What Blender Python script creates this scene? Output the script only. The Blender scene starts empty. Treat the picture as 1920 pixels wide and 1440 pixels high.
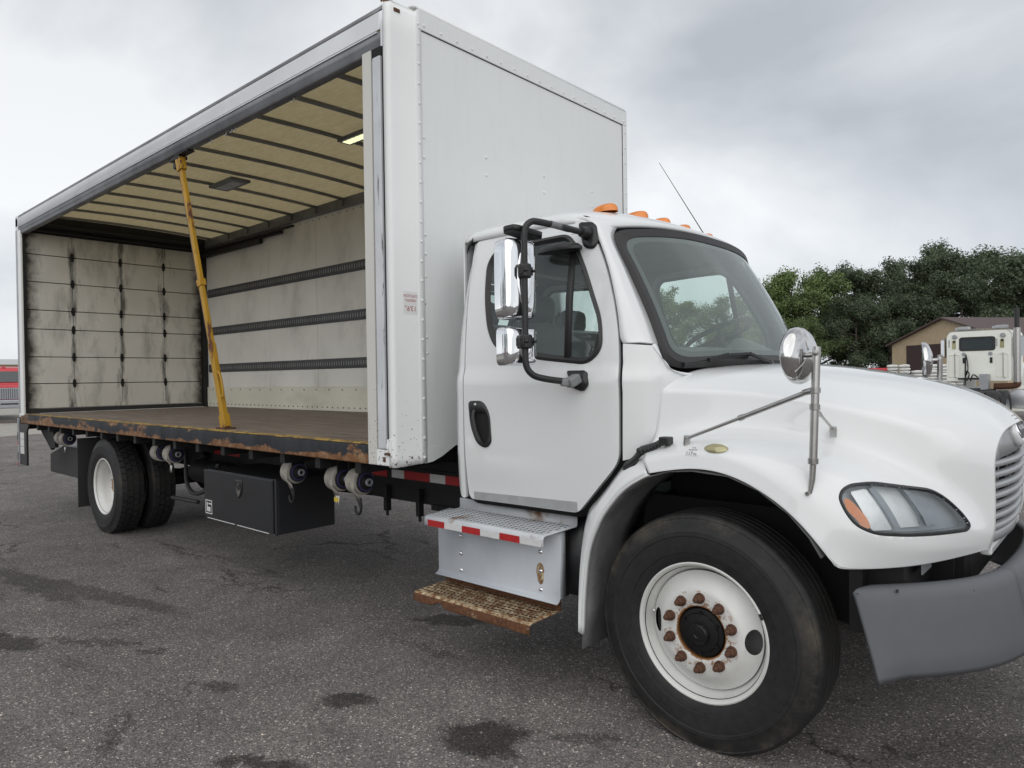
import bpy, bmesh, math, random
from mathutils import Vector, Matrix, noise
from mathutils.geometry import delaunay_2d_cdt
from mathutils.bvhtree import BVHTree
R = math.radians; PI = math.pi; sin = math.sin; cos = math.cos
random.seed(7)
scn = bpy.context.scene
col = scn.collection

# ------------------------------------------------------------------ camera, sky, sun, exposure
cd = bpy.data.cameras.new('camera'); cam = bpy.data.objects.new('camera', cd); col.objects.link(cam)
cd.sensor_width = 36.0; cd.lens = 24.78; cd.clip_start = 0.05; cd.clip_end = 3000
rt = Vector((0.74661955, 0.66510369, -0.01401193)); up = Vector((0.00367232, 0.01694172, 0.99984973)); fw = Vector((-0.66524113, 0.74655881, -0.01020654))
cam.matrix_world = Matrix(((rt.x, up.x, -fw.x, 1.45046), (rt.y, up.y, -fw.y, -3.97821), (rt.z, up.z, -fw.z, 1.64424), (0, 0, 0, 1)))
scn.camera = cam
scn.view_settings.view_transform = 'Standard'; scn.view_settings.look = 'None'; scn.view_settings.gamma = 1
scn.view_settings.use_curve_mapping = False; scn.view_settings.exposure = 0.05
SUN_EL, SUN_AZ = 42.0, -52.0          # degrees; azimuth measured from +X towards +Y
w = bpy.data.worlds.new('World'); scn.world = w; w.use_nodes = True
nt = w.node_tree; N = nt.nodes; Lk = nt.links
bg = N['Background']; bg.inputs['Strength'].default_value = 0.1
sky = N.new('ShaderNodeTexSky'); sky.sky_type = 'NISHITA'; sky.sun_disc = False
sky.sun_elevation = R(SUN_EL); sky.sun_rotation = R(90 - SUN_AZ)
tc = N.new('ShaderNodeTexCoord')
mp = N.new('ShaderNodeMapping'); mp.inputs['Scale'].default_value = (1.0, 1.0, 1.6); mp.inputs['Location'].default_value = (3.1, 1.7, 0.4)
n1 = N.new('ShaderNodeTexNoise'); n1.inputs['Scale'].default_value = 1.9; n1.inputs['Detail'].default_value = 6; n1.inputs['Roughness'].default_value = 0.5; n1.inputs['Distortion'].default_value = 0.35
cr = N.new('ShaderNodeValToRGB')
cr.color_ramp.elements[0].position = 0.34; cr.color_ramp.elements[0].color = (4.4, 4.66, 5.02, 1)
cr.color_ramp.elements[1].position = 0.62; cr.color_ramp.elements[1].color = (7.9, 8.05, 8.2, 1)
e = cr.color_ramp.elements.new(0.48); e.color = (5.9, 6.15, 6.45, 1)
# thin overcast: a little brighter towards the horizon
sx = N.new('ShaderNodeSeparateXYZ'); mr = N.new('ShaderNodeMapRange')
mr.inputs['From Min'].default_value = 0.0; mr.inputs['From Max'].default_value = 1.0; mr.inputs['To Min'].default_value = 1.30; mr.inputs['To Max'].default_value = 0.86
vm = N.new('ShaderNodeVectorMath'); vm.operation = 'SCALE'
mx = N.new('ShaderNodeMix'); mx.data_type = 'RGBA'; mx.inputs['Factor'].default_value = 0.93
Lk.new(tc.outputs['Generated'], mp.inputs['Vector']); Lk.new(mp.outputs['Vector'], n1.inputs['Vector']); Lk.new(n1.outputs['Fac'], cr.inputs['Fac'])
Lk.new(tc.outputs['Generated'], sx.inputs[0]); Lk.new(sx.outputs['Z'], mr.inputs['Value'])
Lk.new(cr.outputs['Color'], vm.inputs[0]); Lk.new(mr.outputs['Result'], vm.inputs['Scale'])
Lk.new(sky.outputs['Color'], mx.inputs['A']); Lk.new(vm.outputs['Vector'], mx.inputs['B']); Lk.new(mx.outputs['Result'], bg.inputs['Color'])
sl = bpy.data.lights.new('sun', 'SUN'); sl.energy = 1.45; sl.angle = R(95); sl.color = (1, 0.97, 0.92)
so = bpy.data.objects.new('sun', sl); col.objects.link(so)
sd = Vector((cos(R(SUN_EL)) * cos(R(SUN_AZ)), cos(R(SUN_EL)) * sin(R(SUN_AZ)), sin(R(SUN_EL))))
so.rotation_euler = sd.to_track_quat('Z', 'Y').to_euler()

# ------------------------------------------------------------------ materials
def newmat(name):
    m = bpy.data.materials.new(name); m.use_nodes = True
    t = m.node_tree; return m, t, t.nodes, t.links, t.nodes['Principled BSDF']
def ramp(n, stops):
    r = n.new('ShaderNodeValToRGB'); cr = r.color_ramp
    cr.elements[0].position, cr.elements[0].color = stops[0][0], (*stops[0][1], 1)
    cr.elements[1].position, cr.elements[1].color = stops[-1][0], (*stops[-1][1], 1)
    for p, c in stops[1:-1]:
        e = cr.elements.new(p); e.color = (*c, 1)
    return r
def nz(n, l, scale, detail=4, rough=.55, vec=None, stretch=None, dist=0):
    t = n.new('ShaderNodeTexNoise'); t.inputs['Scale'].default_value = scale; t.inputs['Detail'].default_value = detail
    t.inputs['Roughness'].default_value = rough; t.inputs['Distortion'].default_value = dist
    if vec is None:
        c = n.new('ShaderNodeTexCoord'); vec = c.outputs['Object']
    if stretch:
        m = n.new('ShaderNodeMapping'); m.inputs['Scale'].default_value = stretch; l.new(vec, m.inputs['Vector']); vec = m.outputs['Vector']
    l.new(vec, t.inputs['Vector']); return t
def mixc(n, l, fac, a, b, mode='MIX'):
    x = n.new('ShaderNodeMix'); x.data_type = 'RGBA'; x.blend_type = mode
    for s, v in (('Factor', fac), ('A', a), ('B', b)):
        if isinstance(v, (int, float)): x.inputs[s].default_value = v
        elif isinstance(v, tuple): x.inputs[s].default_value = (*v, 1)
        else: l.new(v, x.inputs[s])
    return x.outputs['Result']
def bump(n, l, h, strength, dist, b):
    k = n.new('ShaderNodeBump'); k.inputs['Strength'].default_value = strength; k.inputs['Distance'].default_value = dist
    l.new(h, k.inputs['Height']); l.new(k.outputs['Normal'], b.inputs['Normal'])
def plain(name, c, rough=.5, metal=0, coat=0, var=.08, vscale=6, bumpy=0, bscale=60, spec=.5):
    m, t, n, l, b = newmat(name)
    b.inputs['Roughness'].default_value = rough; b.inputs['Metallic'].default_value = metal; b.inputs['Coat Weight'].default_value = coat
    b.inputs['Coat Roughness'].default_value = .06; b.inputs['Specular IOR Level'].default_value = spec
    q = nz(n, l, vscale, 5, .6)
    r = ramp(n, [(.25, tuple(v * (1 - var) for v in c)), (.75, tuple(min(1, v * (1 + var)) for v in c))])
    l.new(q.outputs['Fac'], r.inputs['Fac']); l.new(r.outputs['Color'], b.inputs['Base Color'])
    if bumpy: bump(n, l, nz(n, l, bscale, 4).outputs['Fac'], bumpy, .004, b)
    return m
def rusty(name, c, rust=(.16, .062, .025), amount=.5, scale=7, rough=.5, metal=0, stretch=None, tan=None, spread=.06):
    """painted steel with rust patches; amount = share of paint left"""
    m, t, n, l, b = newmat(name)
    q = nz(n, l, scale, 9, .66, stretch=stretch, dist=.3)
    k = ramp(n, [(max(0, amount - spread), (0, 0, 0)), (min(1, amount + spread), (1, 1, 1))]); l.new(q.outputs['Fac'], k.inputs['Fac'])
    f = nz(n, l, scale * 6, 6, .7)
    rr = ramp(n, [(.3, tuple(v * .45 for v in rust)), (.55, rust), (.8, tan or tuple(min(1, v * 2.2) for v in rust))]); l.new(f.outputs['Fac'], rr.inputs['Fac'])
    v = nz(n, l, 3, 4); vr = ramp(n, [(.3, tuple(x * .85 for x in c)), (.7, tuple(min(1, x * 1.1) for x in c))]); l.new(v.outputs['Fac'], vr.inputs['Fac'])
    l.new(mixc(n, l, k.outputs['Color'], vr.outputs['Color'], rr.outputs['Color']), b.inputs['Base Color'])
    ro = n.new('ShaderNodeMapRange'); ro.inputs['To Min'].default_value = rough; ro.inputs['To Max'].default_value = .85
    l.new(k.outputs['Color'], ro.inputs['Value']); l.new(ro.outputs['Result'], b.inputs['Roughness'])
    bump(n, l, f.outputs['Fac'], .25, .004, b)
    return m
M = {}
def paint_white(name, c, rough, coat, dirt, wavy=0):
    m, t, n, l, b = newmat(name)
    q = nz(n, l, 1.3, 6, .6); s = nz(n, l, 5, 6, .7, stretch=(6, 6, .5))
    r = ramp(n, [(.2, tuple(v * .955 for v in c)), (.8, c)]); l.new(q.outputs['Fac'], r.inputs['Fac'])
    k = ramp(n, [(.5, (0, 0, 0)), (.85, (1, 1, 1))]); l.new(s.outputs['Fac'], k.inputs['Fac'])
    g = n.new('ShaderNodeMath'); g.operation = 'MULTIPLY'; g.inputs[1].default_value = dirt; l.new(k.outputs['Color'], g.inputs[0])
    l.new(mixc(n, l, g.outputs[0], r.outputs['Color'], (.30, .28, .25)), b.inputs['Base Color'])
    b.inputs['Roughness'].default_value = rough; b.inputs['Coat Weight'].default_value = coat; b.inputs['Coat Roughness'].default_value = .03
    if wavy: bump(n, l, nz(n, l, 2.4, 2, .4).outputs['Fac'], wavy, .02, b)
    return m
M['white'] = paint_white('white_cab_paint', (.77, .785, .79), .34, .9, .025)
M['boxwhite'] = paint_white('white_body_panel', (.79, .81, .805), .40, .2, .10, .22)
# corner post paint with chips near the bottom
def chipped(name, c, z_lo, z_hi):
    m, t, n, l, b = newmat(name)
    co = n.new('ShaderNodeTexCoord'); s = n.new('ShaderNodeSeparateXYZ'); l.new(co.outputs['Object'], s.inputs[0])
    q = nz(n, l, 58, 3, .6); g = n.new('ShaderNodeMapRange'); g.inputs['From Min'].default_value = z_lo; g.inputs['From Max'].default_value = z_hi
    g.inputs['To Min'].default_value = .16; g.inputs['To Max'].default_value = 0; l.new(s.outputs['Z'], g.inputs['Value'])
    a = n.new('ShaderNodeMath'); l.new(q.outputs['Fac'], a.inputs[0]); l.new(g.outputs['Result'], a.inputs[1])
    k = ramp(n, [(.765, (0, 0, 0)), (.785, (1, 1, 1))]); l.new(a.outputs[0], k.inputs['Fac'])
    v = nz(n, l, 1.3, 5); vr = ramp(n, [(.3, tuple(x * .93 for x in c)), (.7, c)]); l.new(v.outputs['Fac'], vr.inputs['Fac'])
    l.new(mixc(n, l, k.outputs['Color'], vr.outputs['Color'], (.12, .07, .045)), b.inputs['Base Color'])
    b.inputs['Roughness'].default_value = .42; return m
M['chipwhite'] = chipped('chipped_white_post', (.87, .88, .88), 1.1, 1.75)
M['cream'] = chipped('off_white_post', (.66, .65, .61), 1.1, 2.2)
M['scufmetal'] = rusty('scuffed_white_strip', (.62, .64, .67), rust=(.10, .10, .11), amount=.66, scale=2.6, rough=.4, stretch=(9, 9, 1.1), tan=(.25, .25, .26), spread=.03)
M['alu'] = plain('weathered_aluminium', (.42, .43, .45), .42, .6, var=.2, vscale=3)
M['alurail'] = plain('roof_rail_aluminium', (.78, .80, .82), .4, .05, var=.12, vscale=2)
M['greyrail'] = plain('grey_track_rail', (.18, .185, .20), .48, .4, var=.35, vscale=3)
M['steelplate'] = plain('brushed_guard_plate', (.56, .58, .58), .35, .5, var=.12, vscale=14)
M['chrome'] = plain('chrome', (.80, .81, .83), .045, 1, var=.02)
M['stainless'] = plain('stainless_steel', (.46, .45, .44), .30, 1, var=.15, vscale=12)
M['polished'] = plain('polished_steel', (.62, .62, .62), .10, 1, var=.1, vscale=9)
M['black'] = plain('black_plastic', (.018, .018, .019), .42, var=.2)
M['blackmetal'] = plain('black_chassis_steel', (.010, .010, .011), .6, var=.5, vscale=9)
M['rubber'] = plain('black_rubber_seal', (.028, .027, .028), .55, var=.15)
M['hubblack'] = plain('oily_black_hub', (.007, .007, .008), .35, var=.3, vscale=20)
M['gap'] = plain('dark_panel_gap', (.006, .006, .006), .8, var=.1)
M['darkgrey'] = plain('dark_grey_liner', (.20, .20, .203), .7, var=.35, vscale=7, bumpy=.2, bscale=12)
M['bumper'] = plain('grey_moulded_plastic', (.105, .111, .122), .55, var=.06, vscale=4, bumpy=.25, bscale=420)
M['grille'] = plain('grey_grille_plastic', (.36, .37, .385), .36, .2, var=.06)
M['cabin'] = plain('grey_cabin_trim', (.20, .21, .215), .75, var=.15)
M['seat'] = plain('charcoal_seat_fabric', (.10, .105, .11), .9, var=.2)
M['dash'] = plain('grey_dashboard', (.36, .375, .37), .6, var=.1)
M['amber'] = plain('amber_lens', (.72, .20, .004), .12, 0, .8, var=.15, vscale=20)
M['oldlens'] = plain('yellowed_lens', (.42, .39, .21), .12, .3, .8, var=.25, vscale=20)
M['reflector'] = plain('lamp_reflector', (.88, .89, .90), .28, .35, var=.2, vscale=8)
M['lampgrey'] = plain('lamp_shroud', (.34, .365, .40), .3, .1, var=.15)
M['red'] = plain('red_reflective_tape', (.42, .022, .025), .35, var=.15, vscale=30)
M['tapewhite'] = plain('white_reflective_tape', (.66, .66, .66), .35, var=.1, vscale=30)
M['inkred'] = plain('red_print', (.45, .03, .045), .5, var=.1)
M['ink'] = plain('black_print', (.03, .03, .03), .5, var=.1)
M['paper'] = plain('white_decal', (.78, .79, .79), .4, var=.03)
M['galv'] = rusty('galvanised_step', (.50, .53, .57), rust=(.23, .12, .05), amount=.70, scale=3.2, rough=.42, tan=(.6, .5, .3))
M['galvtread'] = rusty('galvanised_tread', (.52, .54, .57), rust=(.20, .10, .035), amount=.62, scale=4.5, rough=.42, tan=(.55, .42, .2))
M['ruststep'] = rusty('rusted_step', (.60, .50, .33), rust=(.19, .082, .03), amount=.46, scale=30, rough=.7, tan=(.50, .29, .10), spread=.10)
M['rust'] = plain('rusted_steel', (.10, .045, .026), .85, var=.5, vscale=30, bumpy=.3, bscale=80)
M['rail_unused'] = None
M['rail_unused'] = rusty('rusted_black_floor_rail', (.022, .025, .031), rust=(.19, .10, .052), amount=.585, scale=2.4, rough=.45, tan=(.40, .31, .22), stretch=(1, 1, 2.6), spread=.035)
M['yellow'] = rusty('worn_yellow_paint', (.47, .26, .018), rust=(.13, .05, .03), amount=.585, scale=7, rough=.5, tan=(.34, .2, .1), stretch=(2, 2, .5), spread=.025)
M['yellowtread'] = rusty('worn_yellow_edge', (.44, .29, .06), rust=(.17, .11, .065), amount=.50, scale=12, rough=.6, tan=(.3, .2, .1))
M['strap'] = plain('dirty_webbing_strap', (.30, .28, .25), .9, var=.3, vscale=18)
M['strappurple'] = plain('blue_plastic_core', (.05, .045, .16), .5, var=.2)
M['tag'] = plain('yellow_strap_tag', (.6, .45, .05), .6)
M['box'] = plain('black_toolbox_paint', (.020, .021, .024), .38, var=.2, vscale=5, bumpy=.15, bscale=200)
M['skin'] = plain('tan_metal_siding', (.44, .35, .23), .6, var=.06, vscale=2)
M['brown'] = plain('brown_metal_roof', (.075, .047, .042), .6, var=.12, vscale=2)
M['browndoor'] = plain('dark_brown_door', (.045, .022, .022), .6, var=.1)
M['tractor'] = plain('cream_tractor_paint', (.86, .87, .80), .32, 0, .4, var=.04)
M['redpaint'] = plain('red_truck_paint', (.55, .02, .035), .3, 0, .5, var=.1)
M['greypaint'] = plain('grey_truck_bumper', (.36, .37, .39), .4, .3, var=.1)
M['bag'] = plain('white_woven_bag', (.62, .62, .60), .8, var=.2, vscale=5, bumpy=.5, bscale=9)
M['pallet'] = plain('grey_pallet_wood', (.2, .15, .1), .9, var=.3)
M['whiteroof'] = plain('white_metal_fascia', (.68, .70, .71), .5, var=.04)
M['bluepaint'] = plain('blue_truck_paint', (.03, .07, .25), .3, 0, .5)
M['silverpaint'] = plain('silver_truck_paint', (.5, .5, .52), .3, .3, .5)
M['bark'] = plain('tree_bark', (.07, .055, .045), .9, var=.4, vscale=4, bumpy=.5, bscale=8)
def leafmat(name, c):
    m, t, n, l, b = newmat(name)
    oi = n.new('ShaderNodeObjectInfo'); q = nz(n, l, .45, 4, .6)
    r = ramp(n, [(.3, tuple(v * .62 for v in c)), (.5, c), (.72, tuple(v * 1.45 for v in c))]); l.new(q.outputs['Fac'], r.inputs['Fac'])
    b.inputs['Roughness'].default_value = .55; l.new(r.outputs['Color'], b.inputs['Base Color'])
    tr = n.new('ShaderNodeBsdfTranslucent'); l.new(r.outputs['Color'], tr.inputs['Color'])
    ms = n.new('ShaderNodeMixShader'); ms.inputs[0].default_value = .3
    l.new(b.outputs[0], ms.inputs[1]); l.new(tr.outputs[0], ms.inputs[2]); l.new(ms.outputs[0], n['Material Output'].inputs['Surface'])
    return m
M['leafa'] = leafmat('light_green_leaves', (.155, .215, .07)); M['leafb'] = leafmat('mid_green_leaves', (.130, .182, .068)); M['leafc'] = leafmat('dark_green_leaves', (.098, .132, .074))
# translucent fibreglass roof sheet: daylight comes through it
m, t, n, l, b = newmat('translucent_roof_sheet'); M['roofsheet'] = m
q = nz(n, l, 9, 6, .7, stretch=(1, 2.5, 1)); r = ramp(n, [(.25, (.42, .345, .19)), (.75, (.57, .485, .29))]); l.new(q.outputs['Fac'], r.inputs['Fac'])
l.new(r.outputs['Color'], b.inputs['Base Color']); b.inputs['Roughness'].default_value = .6
tr = n.new('ShaderNodeBsdfTranslucent'); l.new(r.outputs['Color'], tr.inputs['Color']); ms = n.new('ShaderNodeMixShader'); ms.inputs[0].default_value = .34
l.new(b.outputs[0], ms.inputs[1]); l.new(tr.outputs[0], ms.inputs[2]); l.new(ms.outputs[0], n['Material Output'].inputs['Surface'])
# glass: thin tinted sheet, reflection by Fresnel
def glass(name, tint, ior=1.5, haze=0.0):
    m = bpy.data.materials.new(name); m.use_nodes = True; n = m.node_tree.nodes; l = m.node_tree.links
    n.remove(n['Principled BSDF'])
    f = n.new('ShaderNodeFresnel'); f.inputs['IOR'].default_value = ior
    tp = n.new('ShaderNodeBsdfTransparent'); tp.inputs['Color'].default_value = (*tint, 1)
    g = n.new('ShaderNodeBsdfGlossy'); g.inputs['Roughness'].default_value = .02; g.inputs['Color'].default_value = (.95, .97, .97, 1)
    ms = n.new('ShaderNodeMixShader'); l.new(f.outputs[0], ms.inputs[0]); l.new(tp.outputs[0], ms.inputs[1]); l.new(g.outputs[0], ms.inputs[2])
    o = ms.outputs[0]
    if haze:
        d = n.new('ShaderNodeBsdfDiffuse'); d.inputs['Color'].default_value = (.52, .59, .57, 1)
        m2 = n.new('ShaderNodeMixShader'); m2.inputs[0].default_value = haze; l.new(o, m2.inputs[1]); l.new(d.outputs[0], m2.inputs[2]); o = m2.outputs[0]
    l.new(o, n['Material Output'].inputs['Surface']); return m
M['windshield'] = glass('windshield_glass', (.84, .94, .90), 1.55, .17)
M['sideglass'] = glass('tinted_side_glass', (.84, .93, .90), 1.62, .07)
M['lens'] = glass('headlamp_lens', (.96, .98, .99), 1.5, .035)
M['darkglass'] = plain('dark_vehicle_glass', (.03, .04, .045), .08, 0, .5)
# tyre: dark rubber, dusty scuffs round the shoulder
def tyremat(name, dusty):
    m, t, n, l, b = newmat(name)
    co = n.new('ShaderNodeTexCoord'); s = n.new('ShaderNodeSeparateXYZ'); l.new(co.outputs['Object'], s.inputs[0])
    x2 = n.new('ShaderNodeVectorMath'); x2.operation = 'MULTIPLY'; x2.inputs[1].default_value = (1, 0, 1); l.new(co.outputs['Object'], x2.inputs[0])
    ln = n.new('ShaderNodeVectorMath'); ln.operation = 'LENGTH'; l.new(x2.outputs[0], ln.inputs[0])
    rg = ramp(n, [(.0, (0, 0, 0)), (.430, (0, 0, 0)), (.485, (.8, .8, .8)), (.497, (1, 1, 1)), (.508, (1, 1, 1)), (.517, (.15, .15, .15)), (1, (.1, .1, .1))]); l.new(ln.outputs['Value'], rg.inputs['Fac'])
    q = nz(n, l, 3.4, 8, .72); k = ramp(n, [(.47, (0, 0, 0)), (.66, (1, 1, 1))]); l.new(q.outputs['Fac'], k.inputs['Fac'])
    mu = n.new('ShaderNodeMath'); mu.operation = 'MULTIPLY'; l.new(rg.outputs['Color'], mu.inputs[0]); l.new(k.outputs['Color'], mu.inputs[1])
    m2 = n.new('ShaderNodeMath'); m2.operation = 'MULTIPLY'; m2.inputs[1].default_value = dusty; l.new(mu.outputs[0], m2.inputs[0])
    fine = nz(n, l, 22, 6, .7); fr = ramp(n, [(.3, (.006, .006, .0065)), (.75, (.020, .020, .021))]); l.new(fine.outputs['Fac'], fr.inputs['Fac'])
    l.new(mixc(n, l, m2.outputs[0], fr.outputs['Color'], (.22, .185, .135)), b.inputs['Base Color'])
    b.inputs['Roughness'].default_value = .62; bump(n, l, nz(n, l, 140, 4).outputs['Fac'], .12, .002, b)
    return m
M['tyre'] = tyremat('front_tyre_rubber', .38); M['tyre2'] = tyremat('rear_tyre_rubber', .25)
# steel wheel: white with rust specks round the nuts and bore
m, t, n, l, b = newmat('white_steel_wheel'); M['rim'] = m
co = n.new('ShaderNodeTexCoord'); x2 = n.new('ShaderNodeVectorMath'); x2.operation = 'MULTIPLY'; x2.inputs[1].default_value = (1, 0, 1); l.new(co.outputs['Object'], x2.inputs[0])
ln = n.new('ShaderNodeVectorMath'); ln.operation = 'LENGTH'; l.new(x2.outputs[0], ln.inputs[0])
rg = ramp(n, [(0, (1, 1, 1)), (.1145, (.95, .95, .95)), (.121, (.60, .60, .60)), (.185, (.545, .545, .545)), (.205, (.05, .05, .05)), (.29, (0, 0, 0)), (1, (.1, .1, .1))]); l.new(ln.outputs['Value'], rg.inputs['Fac'])
q = nz(n, l, 26, 7, .75); ad = n.new('ShaderNodeMath'); ad.operation = 'MULTIPLY'; l.new(q.outputs['Fac'], ad.inputs[0]); l.new(rg.outputs['Color'], ad.inputs[1])
k = ramp(n, [(.30, (0, 0, 0)), (.36, (1, 1, 1))]); l.new(ad.outputs[0], k.inputs['Fac'])
g = nz(n, l, 3, 5, .6); gr = ramp(n, [(.3, (.60, .60, .575)), (.7, (.76, .76, .74))]); l.new(g.outputs['Fac'], gr.inputs['Fac'])
l.new(mixc(n, l, k.outputs['Color'], gr.outputs['Color'], (.30, .14, .05)), b.inputs['Base Color']); b.inputs['Roughness'].default_value = .4
# dirty grey-white liner boards of the cargo box; dark edge dirt is a stain of its own
def liner(name, c, scale, dirty, stretch):
    m, t, n, l, b = newmat(name)
    q = nz(n, l, scale, 9, .68, stretch=stretch); k = ramp(n, [(.52, (0, 0, 0)), (.80, (1, 1, 1))]); l.new(q.outputs['Fac'], k.inputs['Fac'])
    s = nz(n, l, 14, 7, .75, stretch=(.35, .35, 3)); k2 = ramp(n, [(.64, (0, 0, 0)), (.70, (1, 1, 1))]); l.new(s.outputs['Fac'], k2.inputs['Fac'])
    v = nz(n, l, .8, 4); vr = ramp(n, [(.3, tuple(x * .82 for x in c)), (.7, c)]); l.new(v.outputs['Fac'], vr.inputs['Fac'])
    d = n.new('ShaderNodeMath'); d.operation = 'MULTIPLY'; d.inputs[1].default_value = dirty; l.new(k.outputs['Color'], d.inputs[0])
    a = mixc(n, l, d.outputs[0], vr.outputs['Color'], (.10, .085, .065))
    d2 = n.new('ShaderNodeMath'); d2.operation = 'MULTIPLY'; d2.inputs[1].default_value = .75; l.new(k2.outputs['Color'], d2.inputs[0])
    l.new(mixc(n, l, d2.outputs[0], a, (.06, .055, .05)), b.inputs['Base Color']); b.inputs['Roughness'].default_value = .6
    return m
M['wallboard'] = liner('dirty_white_wall_liner', (.80, .79, .75), 1.6, .48, (1, 1, .45))
M['doorboard'] = liner('dirty_white_door_panel', (.56, .54, .48), 2.2, .8, (1, 1.6, .4))
M['kick'] = liner('cream_kick_plate', (.74, .72, .62), 2.0, .35, (.5, 1, 1))
m, t, n, l, b = newmat('worn_deck_board'); M['deck'] = m
q = nz(n, l, 5, 9, .7, stretch=(.35, 3, 1)); r = ramp(n, [(.3, (.10, .078, .062)), (.5, (.185, .15, .122)), (.75, (.28, .235, .195))]); l.new(q.outputs['Fac'], r.inputs['Fac'])
s = nz(n, l, 3, 7, .75, stretch=(.5, 2.5, 1)); k = ramp(n, [(.6, (0, 0, 0)), (.68, (1, 1, 1))]); l.new(s.outputs['Fac'], k.inputs['Fac'])
l.new(mixc(n, l, k.outputs['Color'], r.outputs['Color'], (.03, .025, .02)), b.inputs['Base Color']); b.inputs['Roughness'].default_value = .7
bump(n, l, q.outputs['Fac'], .3, .004, b)
m, t, n, l, b = newmat('rusted_black_floor_rail'); M['rail'] = m
q = nz(n, l, 2.6, 10, .70, stretch=(1, 1, 2.2), dist=.4); co = n.new('ShaderNodeTexCoord'); s_ = n.new('ShaderNodeSeparateXYZ'); l.new(co.outputs['Object'], s_.inputs[0])
g = n.new('ShaderNodeMapRange'); g.inputs['From Min'].default_value = 1.112; g.inputs['From Max'].default_value = 1.175; g.inputs['To Min'].default_value = .16; g.inputs['To Max'].default_value = 0; l.new(s_.outputs['Z'], g.inputs['Value'])
a = n.new('ShaderNodeMath'); l.new(q.outputs['Fac'], a.inputs[0]); l.new(g.outputs['Result'], a.inputs[1])
k = ramp(n, [(.525, (0, 0, 0)), (.57, (1, 1, 1))]); l.new(a.outputs[0], k.inputs['Fac'])
f = nz(n, l, 22, 8, .7); rr = ramp(n, [(.3, (.08, .036, .018)), (.5, (.20, .095, .042)), (.68, (.34, .23, .14)), (.8, (.5, .44, .36))]); l.new(f.outputs['Fac'], rr.inputs['Fac'])
v = nz(n, l, 6, 7, .7, stretch=(1, 1, .4)); vr = ramp(n, [(.35, (.012, .014, .018)), (.7, (.035, .038, .044))]); l.new(v.outputs['Fac'], vr.inputs['Fac'])
l.new(mixc(n, l, k.outputs['Color'], vr.outputs['Color'], rr.outputs['Color']), b.inputs['Base Color']); b.inputs['Roughness'].default_value = .62; b.inputs['Specular IOR Level'].default_value = .3
# asphalt
m, t, n, l, b = newmat('worn_asphalt'); M['asphalt'] = m
co = n.new('ShaderNodeTexCoord'); P = co.outputs['Object']
big = nz(n, l, .22, 5, .6, P); br = ramp(n, [(.3, (.175, .167, .163)), (.55, (.245, .228, .219)), (.75, (.325, .292, .273))]); l.new(big.outputs['Fac'], br.inputs['Fac'])
mid = nz(n, l, 2.2, 7, .7, P); mr2 = ramp(n, [(.3, (.72, .72, .72)), (.7, (1.12, 1.11, 1.1))]); l.new(mid.outputs['Fac'], mr2.inputs['Fac'])
c1 = mixc(n, l, 1.0, br.outputs['Color'], mr2.outputs['Color'], 'MULTIPLY')
vo = n.new('ShaderNodeTexVoronoi'); vo.inputs['Scale'].default_value = 135; l.new(P, vo.inputs['Vector'])
vs = n.new('ShaderNodeSeparateColor'); l.new(vo.outputs['Color'], vs.inputs[0])
vr = ramp(n, [(0, (.36, .36, .37)), (.45, (.80, .80, .80)), (.82, (1.25, 1.22, 1.2)), (.955, (1.6, 1.57, 1.52)), (1, (4.2, 4.1, 3.9))]); l.new(vs.outputs[0], vr.inputs['Fac'])
c2 = mixc(n, l, .85, c1, vr.outputs['Color'], 'MULTIPLY')
fin = nz(n, l, 190, 3, .6, P); fr = ramp(n, [(.3, (.6, .6, .6)), (.72, (1.35, 1.35, 1.35))]); l.new(fin.outputs['Fac'], fr.inputs['Fac'])
c3 = mixc(n, l, .8, c2, fr.outputs['Color'], 'MULTIPLY')
vp = n.new('ShaderNodeTexVoronoi'); vp.inputs['Scale'].default_value = 48; l.new(P, vp.inputs['Vector']); vq = n.new('ShaderNodeSeparateColor'); l.new(vp.outputs['Color'], vq.inputs[0])
va = n.new('ShaderNodeMath'); va.operation = 'GREATER_THAN'; va.inputs[1].default_value = .93; l.new(vq.outputs[1], va.inputs[0]); vb = n.new('ShaderNodeMath'); vb.operation = 'LESS_THAN'; vb.inputs[1].default_value = .36; l.new(vp.outputs['Distance'], vb.inputs[0])
vc = n.new('ShaderNodeMath'); vc.operation = 'MULTIPLY'; l.new(va.outputs[0], vc.inputs[0]); l.new(vb.outputs[0], vc.inputs[1])
c3 = mixc(n, l, vc.outputs[0], c3, mixc(n, l, 1.0, c3, (1.75, 1.7, 1.62), 'MULTIPLY'))
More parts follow.
